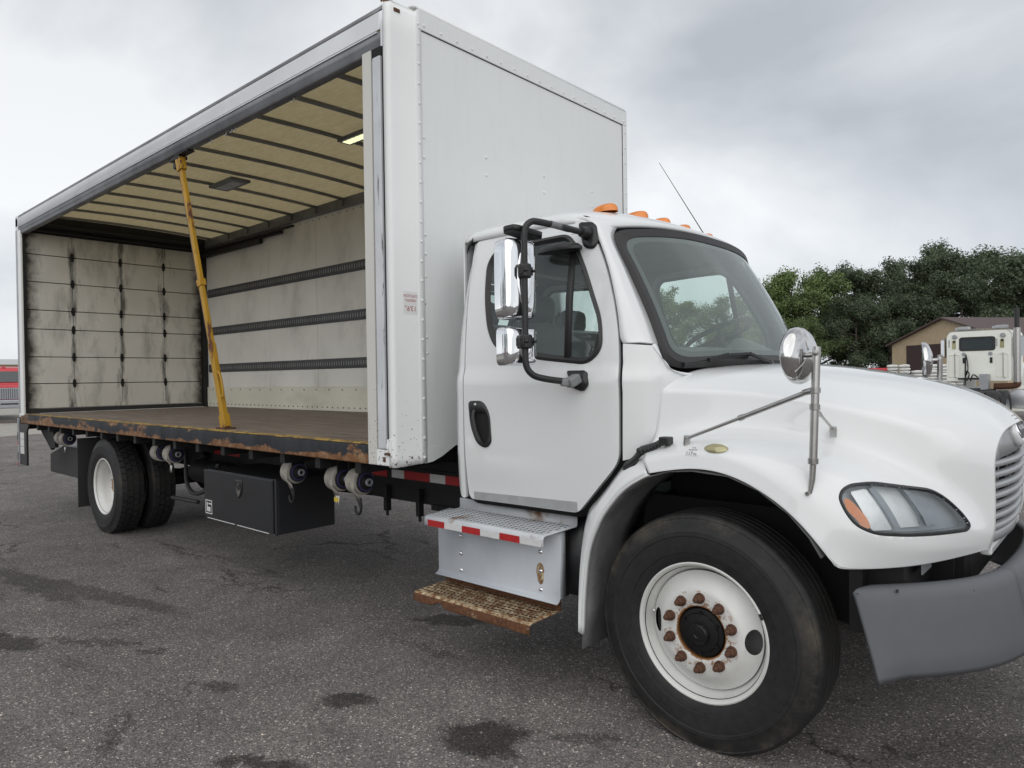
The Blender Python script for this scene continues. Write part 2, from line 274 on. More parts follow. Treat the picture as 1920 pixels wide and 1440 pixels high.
# damp stains and tar streaks: (x, y, radius along, radius across, heading deg, strength)
wob = nz(n, l, 4.5, 9, .72, P); wv = n.new('ShaderNodeVectorMath'); wv.operation = 'SCALE'; wv.inputs['Scale'].default_value = .42
wsb = n.new('ShaderNodeVectorMath'); wsb.operation = 'SUBTRACT'; wsb.inputs[1].default_value = (.5, .5, .5); l.new(wob.outputs['Color'], wsb.inputs[0]); l.new(wsb.outputs[0], wv.inputs[0])
wp = n.new('ShaderNodeVectorMath'); l.new(P, wp.inputs[0]); l.new(wv.outputs[0], wp.inputs[1])
acc = None
for (sx_, sy_, ra, rb, hd, stg) in [(-1.60, -1.88, .17, .10, 40, .8), (-.79, -1.70, .22, .16, 40, .85), (-2.05, -.72, .30, .10, 35, .7), (-2.24, -2.23, .12, .06, 40, .6), (-1.36, -2.45, .20, .07, 40, .8),
        (-.45, -1.42, .16, .06, 40, .55), (-3.97, -2.80, .35, .12, 20, .75), (-4.6, -2.05, 1.1, .10, 12, .5), (-5.3, -2.3, .9, .13, 5, .55), (-3.5, -2.42, .35, .05, 30, .5), (-3.06, -2.25, .12, .05, 40, .6),
        (-6.2, -2.6, 1.4, .12, -4, .45), (.9, -.6, .5, .3, 60, .35), (-1.0, -3.1, .2, .1, 10, .4), (-.2, -1.75, .11, .05, 30, .45)]:
    a = n.new('ShaderNodeMapping'); a.vector_type = 'TEXTURE'; a.inputs['Location'].default_value = (sx_, sy_, 0); a.inputs['Rotation'].default_value = (0, 0, R(hd)); a.inputs['Scale'].default_value = (ra, rb, 1)
    l.new(wp.outputs[0], a.inputs['Vector']); d = n.new('ShaderNodeVectorMath'); d.operation = 'LENGTH'; l.new(a.outputs[0], d.inputs[0])
    g = n.new('ShaderNodeMapRange'); g.inputs['From Min'].default_value = .78; g.inputs['From Max'].default_value = 1.12; g.inputs['To Min'].default_value = stg; g.inputs['To Max'].default_value = 0
    l.new(d.outputs['Value'], g.inputs['Value'])
    if acc is None: acc = g.outputs['Result']
    else:
        x = n.new('ShaderNodeMath'); x.operation = 'MAXIMUM'; l.new(acc, x.inputs[0]); l.new(g.outputs['Result'], x.inputs[1]); acc = x.outputs[0]
# thin cracks
cw = nz(n, l, 1.6, 6, .7, P); cs = n.new('ShaderNodeVectorMath'); cs.operation = 'SCALE'; cs.inputs['Scale'].default_value = .9; l.new(cw.outputs['Color'], cs.inputs[0])
ca = n.new('ShaderNodeVectorMath'); l.new(P, ca.inputs[0]); l.new(cs.outputs[0], ca.inputs[1])
cm = n.new('ShaderNodeMapping'); cm.inputs['Scale'].default_value = (.55, 1.0, 1); l.new(ca.outputs[0], cm.inputs['Vector'])
cv = n.new('ShaderNodeTexVoronoi'); cv.feature = 'DISTANCE_TO_EDGE'; cv.inputs['Scale'].default_value = .85; l.new(cm.outputs[0], cv.inputs['Vector'])
ck = n.new('ShaderNodeMapRange'); ck.inputs['From Min'].default_value = .006; ck.inputs['From Max'].default_value = .018; ck.inputs['To Min'].default_value = .8; ck.inputs['To Max'].default_value = 0; l.new(cv.outputs['Distance'], ck.inputs['Value'])
cn = nz(n, l, .55, 4, .6, P); cq = ramp(n, [(.50, (0, 0, 0)), (.58, (1, 1, 1))]); l.new(cn.outputs['Fac'], cq.inputs['Fac'])
cx = n.new('ShaderNodeMath'); cx.operation = 'MULTIPLY'; l.new(ck.outputs['Result'], cx.inputs[0]); l.new(cq.outputs['Color'], cx.inputs[1])
x = n.new('ShaderNodeMath'); x.operation = 'MAXIMUM'; l.new(acc, x.inputs[0]); l.new(cx.outputs[0], x.inputs[1]); acc = x.outputs[0]
# streaky dark patches
sk = nz(n, l, 1.1, 8, .72, P, stretch=(.55, 2.2, 1), dist=.6); kk = ramp(n, [(.60, (0, 0, 0)), (.66, (.6, .6, .6))]); l.new(sk.outputs['Fac'], kk.inputs['Fac'])
x = n.new('ShaderNodeMath'); x.operation = 'MAXIMUM'; l.new(acc, x.inputs[0]); l.new(kk.outputs['Color'], x.inputs[1]); acc = x.outputs[0]
l.new(mixc(n, l, acc, c3, mixc(n, l, 1.0, c3, (.16, .155, .15), 'MULTIPLY')), b.inputs['Base Color'])
b.inputs['Roughness'].default_value = .85; b.inputs['Specular IOR Level'].default_value = .3
hb = n.new('ShaderNodeMath'); l.new(vo.outputs['Distance'], hb.inputs[0]); l.new(fin.outputs['Fac'], hb.inputs[1]); bump(n, l, hb.outputs[0], .9, .009, b)
m, t, n, l, b = newmat('pale_gravel'); M['gravel'] = m
q = nz(n, l, 3, 8, .75); r = ramp(n, [(.3, (.26, .245, .215)), (.7, (.42, .40, .36))]); l.new(q.outputs['Fac'], r.inputs['Fac']); l.new(r.outputs['Color'], b.inputs['Base Color']); b.inputs['Roughness'].default_value = .95
M['pebble'] = plain('loose_stone', (.22, .205, .195), .9, var=.6, vscale=3)
M['grass'] = plain('rough_grass', (.032, .042, .018), .9, var=.4, vscale=.5)
# lit strip lamp inside the box (a lit LED strip in the photograph)
m, t, n, l, b = newmat('lit_lamp_strip'); M['lit'] = m
b.inputs['Base Color'].default_value = (.9, .95, .8, 1); b.inputs['Emission Color'].default_value = (.95, 1, .58, 1); b.inputs['Emission Strength'].default_value = 1.0

# ------------------------------------------------------------------ mesh helpers
class G:
    def __init__(s): s.v = []; s.f = []; s.m = []
    def add(s, vs, fs, mi=0):
        o = len(s.v); s.v += [tuple(p) for p in vs]; s.f += [tuple(i + o for i in f) for f in fs]; s.m += [mi] * len(fs); return s
    def box(s, a, b, mi=0, mtx=None):
        x0, y0, z0 = a; x1, y1, z1 = b
        vs = [Vector(p) for p in ((x0, y0, z0), (x1, y0, z0), (x1, y1, z0), (x0, y1, z0), (x0, y0, z1), (x1, y0, z1), (x1, y1, z1), (x0, y1, z1))]
        if mtx: vs = [mtx @ p for p in vs]
        return s.add(vs, [(0, 3, 2, 1), (4, 5, 6, 7), (0, 1, 5, 4), (1, 2, 6, 5), (2, 3, 7, 6), (3, 0, 4, 7)], mi)
    def beam(s, p, q, w, h, mi=0, upv=(0, 0, 1)):
        p = Vector(p); q = Vector(q); d = (q - p); L = d.length; d.normalize(); u = Vector(upv)
        if abs(d.dot(u)) > .98: u = Vector((1, 0, 0))
        r = d.cross(u).normalized(); u = r.cross(d)
        mt = Matrix(((r.x, d.x, u.x, p.x), (r.y, d.y, u.y, p.y), (r.z, d.z, u.z, p.z), (0, 0, 0, 1)))
        return s.box((-w / 2, 0, -h / 2), (w / 2, L, h / 2), mi, mt)
    def tube(s, pts, r, n=10, mi=0, caps=True):
        pts = [Vector(p) for p in pts]; k = len(pts); rs = r if isinstance(r, (list, tuple)) else [r] * k
        T = [(pts[min(i + 1, k - 1)] - pts[max(i - 1, 0)]).normalized() for i in range(k)]
        u = T[0].orthogonal().normalized(); vs = []
        for i in range(k):
            u = (u - T[i] * u.dot(T[i])).normalized(); wv_ = T[i].cross(u)
            vs += [pts[i] + (u * cos(2 * PI * j / n) + wv_ * sin(2 * PI * j / n)) * rs[i] for j in range(n)]
        fs = [(i * n + j, i * n + (j + 1) % n, (i + 1) * n + (j + 1) % n, (i + 1) * n + j) for i in range(k - 1) for j in range(n)]
        if caps: fs += [tuple(range(n))[::-1], tuple((k - 1) * n + j for j in range(n))]
        return s.add(vs, fs, mi)
    def lathe(s, prof, n=48, ax='y', c=(0, 0, 0), mi=0, close=False):
        """prof: (radius, offset along axis)"""
        vs = []
        for (r, o) in prof:
            for j in range(n):
                a = 2 * PI * j / n; p = {'y': (r * cos(a), o, r * sin(a)), 'z': (r * cos(a), r * sin(a), o), 'x': (o, r * cos(a), r * sin(a))}[ax]
                vs.append((p[0] + c[0], p[1] + c[1], p[2] + c[2]))
        k = len(prof); fs = [(i * n + j, i * n + (j + 1) % n, (i + 1) * n + (j + 1) % n, (i + 1) * n + j) for i in range(k - 1) for j in range(n)]
        if close: fs += [tuple(range(n)), tuple((k - 1) * n + j for j in range(n))]
        return s.add(vs, fs, mi)
    def grid(s, rows, mi=0, flip=False):
        a = len(rows); bq = len(rows[0]); vs = [p for r in rows for p in r]
        fs = [(i * bq + j, i * bq + j + 1, (i + 1) * bq + j + 1, (i + 1) * bq + j) for i in range(a - 1) for j in range(bq - 1)]
        return s.add(vs, [f[::-1] for f in fs] if flip else fs, mi)
    def prism(s, poly, d, mi=0):
        """poly: list of 3D points of a planar outline, d: extrusion vector"""
        k = len(poly); d = Vector(d); vs = [Vector(p) for p in poly] + [Vector(p) + d for p in poly]
        return s.add(vs, [tuple(range(k))[::-1], tuple(range(k, 2 * k))] + [(i, (i + 1) % k, k + (i + 1) % k, k + i) for i in range(k)], mi)
    def mesh(s, name):
        me = bpy.data.meshes.new(name); me.from_pydata(s.v, [], s.f)
        me.polygons.foreach_set('material_index', s.m); me.update(); return me
    def build(s, name, mat, parent=None, smooth=True, bevel=0, fixn=True, solid=0, ang=35, out=None):
        if getattr(s, 'fm', None): return s.shell(name, mat, parent, solid, out)
        me = s.mesh(name)
        if fixn:
            bm = bmesh.new(); bm.from_mesh(me); bmesh.ops.recalc_face_normals(bm, faces=bm.faces)
            if solid:
                c = sum((f.calc_center_median() * f.calc_area() for f in bm.faces), Vector()) / max(1e-9, sum(f.calc_area() for f in bm.faces))
                d = Vector(out) if out else None; ref = Vector((-5, 0, 2)) if c.x < -1.8 else Vector((-.9, 0, 1.2))
                k = sum(f.normal.dot(d if d else (f.calc_center_median() - ref)) * f.calc_area() for f in bm.faces)
                if k < 0: bmesh.ops.reverse_faces(bm, faces=bm.faces)
            bm.to_mesh(me); bm.free()
        return link(name, me, mat, parent, smooth, bevel, solid, ang)
    def shell(s, name, mat, parent, solid, out):
        """sheet with exact surface normals and real thickness"""
        V2, F, fm = s.V2, s.F, s.fm; e = .004; Pn = []; Nn = []
        for p in V2:
            a = Vector(fm(p[0] + e, p[1])) - Vector(fm(p[0] - e, p[1])); b = Vector(fm(p[0], p[1] + e)) - Vector(fm(p[0], p[1] - e)); Pn.append(Vector(fm(p[0], p[1]))); Nn.append(a.cross(b).normalized())
        c = sum(Pn, Vector()) / len(Pn); d = Vector(out) if out else (c - Vector((-.9, 0, 1.2)))
        sg = 1 if sum(n.dot(d) for n in Nn) > 0 else -1; Nn = [n * sg for n in Nn]
        f0 = F[0]; fn = (Pn[f0[1]] - Pn[f0[0]]).cross(Pn[f0[2]] - Pn[f0[0]]); FF = F if fn.dot(Nn[f0[0]]) > 0 else [f[::-1] for f in F]
        k = len(Pn); vs = list(Pn); ns = list(Nn); fs = list(FF)
        if solid:
            vs += [p - n * solid for p, n in zip(Pn, Nn)]; ns += [-n for n in Nn]; fs += [tuple(i + k for i in f[::-1]) for f in FF]
            cnt = {}
            for f in FF:
                for i in range(len(f)): a, b = f[i], f[(i + 1) % len(f)]; cnt[(a, b)] = 1
            for (a, b) in list(cnt):
                if (b, a) not in cnt:
                    o = len(vs); q = [Pn[a], Pn[b], vs[b + k], vs[a + k]]; nn = (q[3] - q[0]).cross(q[1] - q[0]).normalized(); vs += q; ns += [nn] * 4; fs.append((o + 3, o + 2, o + 1, o))
        me = bpy.data.meshes.new(name); me.from_pydata([tuple(v) for v in vs], [], fs); me.polygons.foreach_set('use_smooth', [True] * len(me.polygons)); me.update()
        me.normals_split_custom_set_from_vertices([tuple(n) for n in ns])
        return link(name, me, mat, parent, False)
def link(name, me, mat, parent=None, smooth=True, bevel=0, solid=0, ang=35):
    for q_ in (mat if isinstance(mat, (list, tuple)) else [mat]): me.materials.append(M[q_] if isinstance(q_, str) else q_)
    o = bpy.data.objects.new(name, me); col.objects.link(o)
    if parent: o.parent = parent
    if smooth:
        me.polygons.foreach_set('use_smooth', [True] * len(me.polygons))
        if hasattr(me, 'set_sharp_from_angle'): me.set_sharp_from_angle(angle=R(ang))
    if solid:
        md = o.modifiers.new('thickness', 'SOLIDIFY'); md.thickness = solid; md.offset = -1
    if bevel:
        md = o.modifiers.new('bevel', 'BEVEL'); md.width = bevel; md.segments = 2; md.limit_method = 'ANGLE'; md.angle_limit = R(40)
    return o
def empty(name, loc=(0, 0, 0), rz=0):
    o = bpy.data.objects.new(name, None); col.objects.link(o); o.location = loc; o.rotation_euler = (0, 0, rz); return o
def tag(o, label, cat, group=None):
    o['label'] = label; o['category'] = cat
    if group: o['group'] = group
    return o
def struct(o): o['kind'] = 'structure'; return o
def copy_tree(o, parent=None):
    c = o.copy(); col.objects.link(c); c.parent = parent
    for ch in list(o.children): copy_tree(ch, c)
    return c
def rpoly(pts, r, n=5):
    """2D polygon with filleted corners; r a number or one per corner"""
    out = []; k = len(pts)
    for i in range(k):
        p = Vector(pts[i]); a = Vector(pts[i - 1]); b = Vector(pts[(i + 1) % k]); ri = r[i] if isinstance(r, (list, tuple)) else r
        da = (a - p); db = (b - p); ri = min(ri, da.length * .48, db.length * .48)
        s_ = p + da.normalized() * ri; e_ = p + db.normalized() * ri
        for j in range(n + 1):
            t_ = j / n; out.append(tuple((1 - t_) ** 2 * s_ + 2 * t_ * (1 - t_) * p + t_ * t_ * e_))
    return out
def dense(poly, step):
    out = []; k = len(poly)
    for i in range(k):
        a = Vector(poly[i]); b = Vector(poly[(i + 1) % k]); m_ = max(1, int((b - a).length / step))
        out += [tuple(a + (b - a) * (j / m_)) for j in range(m_)]
    return out
def pip(p, poly):
    x, y = p; c = False; k = len(poly); j = k - 1
    for i in range(k):
        xi, yi = poly[i]; xj, yj = poly[j]
        if (yi > y) != (yj > y) and x < (xj - xi) * (y - yi) / (yj - yi) + xi: c = not c
        j = i
    return c
def patch(outline, holes, fmap, step=.05, fd=False):
    """triangulated sheet: 2D outline minus holes, mapped into 3D by fmap"""
    loops = [dense(outline, step)] + [dense(h, step) for h in holes]
    pts = []; ed = []
    for lp in loops:
        o = len(pts); pts += lp; ed += [(o + i, o + (i + 1) % len(lp)) for i in range(len(lp))]
    xs = [p[0] for p in loops[0]]; ys = [p[1] for p in loops[0]]; bnd = list(pts)
    x = min(xs) + step / 2; 
    while x < max(xs):
        y = min(ys) + step / 2
        while y < max(ys):
            if pip((x, y), loops[0]) and not any(pip((x, y), h) for h in loops[1:]) and min((x - b_[0]) ** 2 + (y - b_[1]) ** 2 for b_ in bnd) > (step * .45) ** 2: pts.append((x, y))
            y += step
        x += step
    r_ = delaunay_2d_cdt([Vector(p) for p in pts], ed, [], 0, 1e-6)
    V2 = r_[0]; F = []
    for f in r_[2]:
        c = sum((V2[i] for i in f), Vector((0, 0))) / len(f)
        if pip(c, loops[0]) and not any(pip(c, h) for h in loops[1:]): F.append(tuple(f))
    g = G(); g.add([fmap(p[0], p[1]) for p in V2], F)
    if fd: g.V2, g.F, g.fm = [tuple(p) for p in V2], F, fmap
    return g
def ring(poly_a, poly_b, fmap_a, fmap_b=None):
    """band between two closed outlines with the same number of points"""
    k = len(poly_a); g = G(); fb = fmap_b or fmap_a
    g.add([fmap_a(*p) for p in poly_a] + [fb(*p) for p in poly_b], [(i, (i + 1) % k, k + (i + 1) % k, k + i) for i in range(k)]); return g
def inset(poly, d):
    k = len(poly); out = []
    ar = sum(poly[i][0] * poly[(i + 1) % k][1] - poly[(i + 1) % k][0] * poly[i][1] for i in range(k)); sg = 1 if ar > 0 else -1
    for i in range(k):
        a = Vector(poly[i - 1]); b = Vector(poly[(i + 1) % k]); t_ = (b - a)
        if t_.length < 1e-9: out.append(poly[i]); continue
        t_.normalize(); out.append((poly[i][0] - t_.y * d * sg, poly[i][1] + t_.x * d * sg))
    return out
def mirror_y(g):
    h = G(); h.v = [(x, -y, z) for x, y, z in g.v]; h.f = [f[::-1] for f in g.f]; h.m = list(g.m); return h
def text_geo(txt, size, align='CENTER'):
    c = bpy.data.curves.new('lettering', 'FONT'); c.body = txt; c.size = size; c.align_x = align; c.extrude = 0
    o = bpy.data.objects.new('lettering', c); col.objects.link(o); dg = bpy.context.evaluated_depsgraph_get()
    me = o.evaluated_get(dg).to_mesh(); vs = [v.co.copy() for v in me.vertices]; fs = [tuple(p.vertices) for p in me.polygons]
    o.evaluated_get(dg).to_mesh_clear(); bpy.data.objects.remove(o); bpy.data.curves.remove(c); return vs, fs
def smoothstep(a, b, x):
    t_ = min(1, max(0, (x - a) / (b - a))); return t_ * t_ * (3 - 2 * t_)
def catmull(pts, n=6):
    pts = [Vector(p) for p in pts]; out = []
    for i in range(len(pts) - 1):
        p0 = pts[max(i - 1, 0)]; p1 = pts[i]; p2 = pts[i + 1]; p3 = pts[min(i + 2, len(pts) - 1)]
        for j in range(n):
            t_ = j / n; out.append(.5 * ((2 * p1) + (p2 - p0) * t_ + (2 * p0 - 5 * p1 + 4 * p2 - p3) * t_ ** 2 + (3 * p1 - p0 - 3 * p2 + p3) * t_ ** 3))
    out.append(pts[-1]); return out

# ------------------------------------------------------------------ ground
g = G(); g.add([(-600, -600, 0), (600, -600, 0), (600, 600, 0), (-600, 600, 0)], [(0, 1, 2, 3)])
struct(g.build('asphalt_yard', 'asphalt', smooth=False))
g = G(); g.add([(-120, -60, .004), (-24.5, -25, .004), (-23.2, -6, .004), (-25.0, 1.9, .004), (-27, 9, .004), (-60, 40, .004), (-120, 60, .004)], [tuple(range(7))])
struct(g.build('gravel_ground', 'gravel', smooth=False))
g = G(); g.add([(-260, 78, .006), (-60, 84, .006), (120, 84, .006), (300, 90, .006), (300, 400, .006), (-260, 400, .006)], [tuple(range(6))])
struct(g.build('grass_ground', 'grass', smooth=False))
g = G(); base = [(1, 0, 0), (-.5, .85, 0), (-.4, -.8, 0), (.1, .1, .75), (0, 0, -.4)]
for i in range(5200):
    d = random.random() ** 1.6 * 6.5 + .9; a = R(random.uniform(95, 185)); x, y = 1.45 + d * cos(a), -3.98 + d * sin(a)
    s_ = random.uniform(.0016, .0040) * (1 + (random.random() < .05) * 1.3); an = random.uniform(0, 6.3); c_, q_ = cos(an), sin(an)
    g.add([(x + (p[0] * c_ - p[1] * q_) * s_ * random.uniform(.7, 1.2), y + (p[0] * q_ + p[1] * c_) * s_ * random.uniform(.7, 1.2), p[2] * s_ + s_ * .2) for p in base], [(0, 1, 3), (1, 2, 3), (2, 0, 3), (1, 0, 4), (2, 1, 4), (0, 2, 4)])
o = g.build('loose_gravel', 'pebble', smooth=False, fixn=False); o['kind'] = 'stuff'; o['label'] = 'small loose stones scattered on the asphalt'; o['category'] = 'gravel'

# ================================================================== THE BOX TRUCK
truck = tag(empty('box_truck', (0, 0, 0)), 'white medium-duty box truck with the near side of its cargo box open', 'truck')
# ------------------------------------------------------------------ chassis
g = G()
for s in (-1, 1):
    y0, y1 = sorted((s * .37, s * .45))
    g.box((-9.6, y0, .69), (.85, y1, .955)); g.box((-9.75, y0 - .01, .958), (-1.95, y1 + .01, 1.035))
for i in range(9): g.box((-9.3 + i * 1.15, -.37, .72), (-9.2 + i * 1.15, .37, .92))
chassis = g.build('chassis_frame', 'blackmetal', truck, smooth=False, bevel=.004)
for i in range(17):
    G().box((-9.7 + i * .46, -1.26, 1.037), (-9.64 + i * .46, 1.26, 1.108)).build('cross_member', 'blackmetal', chassis, smooth=False)
for k, (a, b, mt) in enumerate([(-3.27, -3.04, 'red'), (-2.98, -2.83, 'tapewhite'), (-2.828, -2.53, 'red'), (-2.528, -2.36, 'tapewhite'), (-2.358, -2.05, 'red'), (-6.0, -5.45, 'red')]):
    G().box((a, -.454, .862), (b, -.4512, .925)).build('reflective_tape', mt, chassis, smooth=False)
g = G()
for x in (-3.01, -2.62): g.box((x - .02, -.50, .60), (x + .02, -.455, .80)); g.tube([(x, -.478, .56), (x, -.478, .62)], .012, 8)
g.tube([(-2.2, -.47, .66), (-2.05, -.47, .66)], .05, 10); g.box((-2.5, -.47, .66), (-1.6, -.40, .70))
g.build('frame_bracket', 'blackmetal', chassis)
# axles, springs, drive shaft
g = G(); g.tube([(-7.04, -1.0, .505), (-7.04, 1.0, .505)], .075, 14); g.lathe([(0, -.2), (.16, -.14), (.2, 0), (.16, .14), (0, .2)], 16, 'x', (-7.04, 0, .505)); g.tube([(-6.85, 0, .52), (-1.4, 0, .70)], .05, 10)
g.build('rear_axle', 'blackmetal', truck)
g = G()
for s in (-1, 1):
    for k in range(5):
        hl = .72 - k * .12; g.grid([[( -7.04 + hl * (j / 6 - 1), s * .52 + dy, .62 - k * .022 + .09 * (j / 6 - 1) ** 2) for j in range(13)] for dy in (-.04, .04)])
    g.tube([(-6.32, s * .52, .70), (-6.1, s * .5, .86)], .035, 8); g.tube([(-7.76, s * .52, .70), (-7.9, s * .5, .86)], .035, 8)
    g.build('leaf_spring', 'blackmetal', truck, solid=.016); g = G()
g = G(); g.tube([(0, -.95, .50), (0, .95, .50)], .06, 12); g.box((-.5, -.55, .56), (.5, -.46, .60)); g.box((-.5, .46, .56), (.5, .55, .60)); g.build('front_axle', 'blackmetal', truck)
g = G(); g.lathe([(0, -6.05), (.10, -6.05), (.12, -6.0), (.12, -5.35), (.10, -5.3), (0, -5.3)], 16, 'x', (0, -.62, .70)); g.build('air_tank', 'blackmetal', truck)
g = G(); g.tube(catmull([(-5.9, -.80, .88), (-5.75, -.86, .62), (-5.6, -.84, .52), (-5.45, -.76, .60), (-5.4, -.7, .82)], 5), .02, 8); g.tube([(-6.0, -.9, .45), (-5.5, -.86, .45)], .022, 8); g.build('brake_hose', 'rubber', truck)
# engine and dark structure inside the nose and under the cab
g = G(); g.box((-.55, -.40, .60), (.78, .40, 1.34)); g.box((-1.5, -.55, .78), (-.5, .55, 1.0)); g.box((.80, -.42, .70), (.90, .42, 1.32)); g.build('engine_block', 'blackmetal', truck, smooth=False, bevel=.02)
g = G(); g.lathe([(0, -1.62), (.22, -1.62), (.255, -1.58), (.26, -.74), (.22, -.68), (0, -.68)], 28, 'x', (0, -.78, .68)); g.build('fuel_tank', 'box', truck)
g = G(); g.box((.57, -.96, .60), (.62, -.50, .90)); g.build('nose_bracket', 'blackmetal', truck, smooth=False)
g = G(); g.box((.795, -.80, .83), (.80, -.64, .895)); g.build('grey_bracket', 'greypaint', truck, smooth=False)
g = G(); g.box((.60, -.88, .66), (.76, -.40, .90)); g.build('cooler_core', 'blackmetal', truck, smooth=False, bevel=.01)

# ------------------------------------------------------------------ wheels
def flatten(g, zmin):
    g.v = [(x + (.0 if z > zmin else 0), y * (1 + .12 * max(0, min(1, (zmin + .10 - z) / .10))), max(z, zmin)) for x, y, z in g.v]; return g
def tyre_profile(grooves):
    h = [(.286, -.100), (.302, -.116), (.330, -.129), (.352, -.1325), (.354, -.1355), (.366, -.137), (.40, -.140), (.425, -.139), (.428, -.142), (.442, -.1405), (.445, -.136), (.468, -.127), (.490, -.117), (.500, -.1135), (.503, -.115), (.512, -.109), (.5195, -.102), (.523, -.094)]
    t_ = []
    for yc in grooves: t_ += [(.525, yc - .0045), (.513, yc - .0035), (.513, yc + .0035), (.525, yc + .0045)]
    return h + t_ + [(r, -y) for r, y in reversed(h)]
def mk_tyre(parent, mat, lugs=False):
    g = G()
    if not lugs: g.lathe(tyre_profile([-.064, -.022, .022, .064]), 120)
    else:
        g.lathe([(min(r, .512), y) for r, y in tyre_profile([0])], 84)
        for k in range(46):
            for row, (y0, y1, ph, tw) in enumerate([(-.108, -.062, 0, .10), (-.056, -.006, .5, -.07), (.006, .056, 0, .07), (.062, .108, .5, -.10)]):
                a0 = 2 * PI * (k + ph) / 46; da = 2 * PI / 46 * .40; vs = []
                for r in (.508, .5255):
                    for yy, sgn in ((y0, 1), (y1, -1)):
                        rr = r - (.008 if abs(yy) > .1 and r > .52 else 0)
                        for sg in (-1, 1):
                            a = a0 + sg * da + sgn * tw * .12; vs.append((rr * cos(a), yy, rr * sin(a)))
                g.add(vs, [(4, 5, 7, 6), (0, 1, 5, 4), (2, 6, 7, 3), (0, 4, 6, 2), (1, 3, 7, 5)])
    return flatten(g, -.5035).build('tyre', mat, parent, ang=30, fixn=True)
def mk_nut(parent, p, mesh=[]):
    if not mesh:
        g = G(); g.lathe([(.024, 0), (.024, -.008), (.0195, -.010)], 12); g.lathe([(.0195, -.008), (.0195, -.031), (.016, -.034), (.0115, -.034)], 6); g.lathe([(.0115, -.030), (.0115, -.050), (.009, -.053), (0, -.053)], 10)
        mesh.append(g.mesh('lug_nut')); mesh[0].materials.append(M['rust'])
    o = bpy.data.objects.new('lug_nut', mesh[0]); col.objects.link(o); o.parent = parent; o.location = p; return o
PROF = [(.112, -.110), (.120, -.117), (.186, -.117), (.196, -.112), (.212, -.096), (.235, -.076), (.252, -.062), (.262, -.058)]
def prof(r):
    for (a, ya), (b, yb) in zip(PROF, PROF[1:]):
        if r <= b: t_ = max(0, (r - a) / (b - a)); return ya + (yb - ya) * t_
    return PROF[-1][1]
def circle(r, n, cx=0, cy=0, ry=None): return [(cx + r * cos(2 * PI * i / n), cy + (ry or r) * sin(2 * PI * i / n)) for i in range(n)]
def front_wheel(loc, rz):
    g = patch(circle(.262, 80), [circle(.114, 40), circle(.030, 20, .228, .0, .055), circle(.030, 20, -.228, .0, .055)], lambda x, z: (x, prof(math.hypot(x, z)), z), .016)
    for sx in (-1, 1): g.lathe([(0, 0)], 3) if False else None
    g.lathe([(.285, -.09), (.306, -.096), (.312, -.108), (.3105, -.118), (.303, -.1225), (.295, -.119), (.2895, -.108), (.287, -.088), (.277, -.072), (.270, -.056), (.2635, -.046)], 96)
    g.lathe([(.114, -.110), (.114, -.05)], 40)
    wheel = g.build('front_wheel', 'rim', truck, ang=50, fixn=True); wheel.location = loc; wheel.rotation_euler = (0, 0, rz)
    mk_tyre(wheel, 'tyre')
    g = G(); g.lathe([(.262, -.03), (.262, .10)], 64); g.lathe([(.25, .02), (.20, .03), (.13, .03)], 48); g.build('barrel', 'darkgrey', wheel)
    g = G(); g.lathe([(.1135, -.07), (.1125, -.095), (.103, -.109), (.086, -.112), (.082, -.120), (.060, -.124), (.048, -.125), (.045, -.143), (.039, -.150), (.015, -.152), (.012, -.149), (0, -.149)], 40)
    for k in range(6): a = R(30 + k * 60); g.lathe([(.0085, -.112), (.0085, -.124), (0, -.124)], 8, c=(.088 * cos(a), 0, .088 * sin(a)))
    g.build('hub', 'hubblack', wheel)
    for k in range(10): a = R(18 + 36 * k); mk_nut(wheel, (.153 * cos(a), -.117, .153 * sin(a)))
    g = G(); g.tube([(-.262, -.060, .03), (-.250, -.085, .04)], .005, 6); g.build('valve_stem', 'stainless', wheel)
    for a in (34, 36.5): G().box((.2995, -.126, -.006), (.309, -.121, .006), mtx=Matrix.Rotation(-R(a - 10), 4, 'Y')).build('balance_weight', 'black', wheel, smooth=False)
    return wheel
def rear_wheel(loc, rz, outer=True):
    g = G(); g.lathe([(.285, -.09), (.306, -.096), (.312, -.108), (.3105, -.118), (.303, -.1225), (.295, -.119), (.2895, -.108), (.285, -.085), (.272, -.068), (.264, -.03), (.262, .03), (.25, .05), (.215, .062), (.12, .062), (.11, .055), (.108, .01), (.10, -.005), (.07, -.01), (0, -.01)], 72)
    wheel = g.build('rear_wheel', 'rim', truck, ang=45); wheel.location = loc; wheel.rotation_euler = (0, 0, rz)
    mk_tyre(wheel, 'tyre2', True)
    if outer:
        for k in range(10): a = R(18 + 36 * k); mk_nut(wheel, (.143 * cos(a), .060, .143 * sin(a)))
    return wheel
front_wheel((0, -1.008, .505), 0); front_wheel((0, 1.008, .505), PI)
rear_wheel((-7.04, -1.085, .505), 0); rear_wheel((-7.04, -.755, .505), 0, False); rear_wheel((-7.04, 1.085, .505), PI); rear_wheel((-7.04, .755, .505), PI, False)
for s in (-1, 1):
    y0, y1 = sorted((s * 1.24, s * .66)); G().box((-7.77, y0, .20), (-7.755, y1, 1.0)).build('mud_flap', 'rubber', truck, smooth=False)

# ------------------------------------------------------------------ cargo box
W = 1.295; XB, XF = -9.885, -1.88
g = patch([(-1.07, 1.205), (1.292, 1.205), (1.292, 3.93), (-1.07, 3.93)], [], lambda y, z: (XF, y, z), .4)
front = g.build('front_wall', 'boxwhite', truck, solid=.03, smooth=False, out=(1, 0, 0))
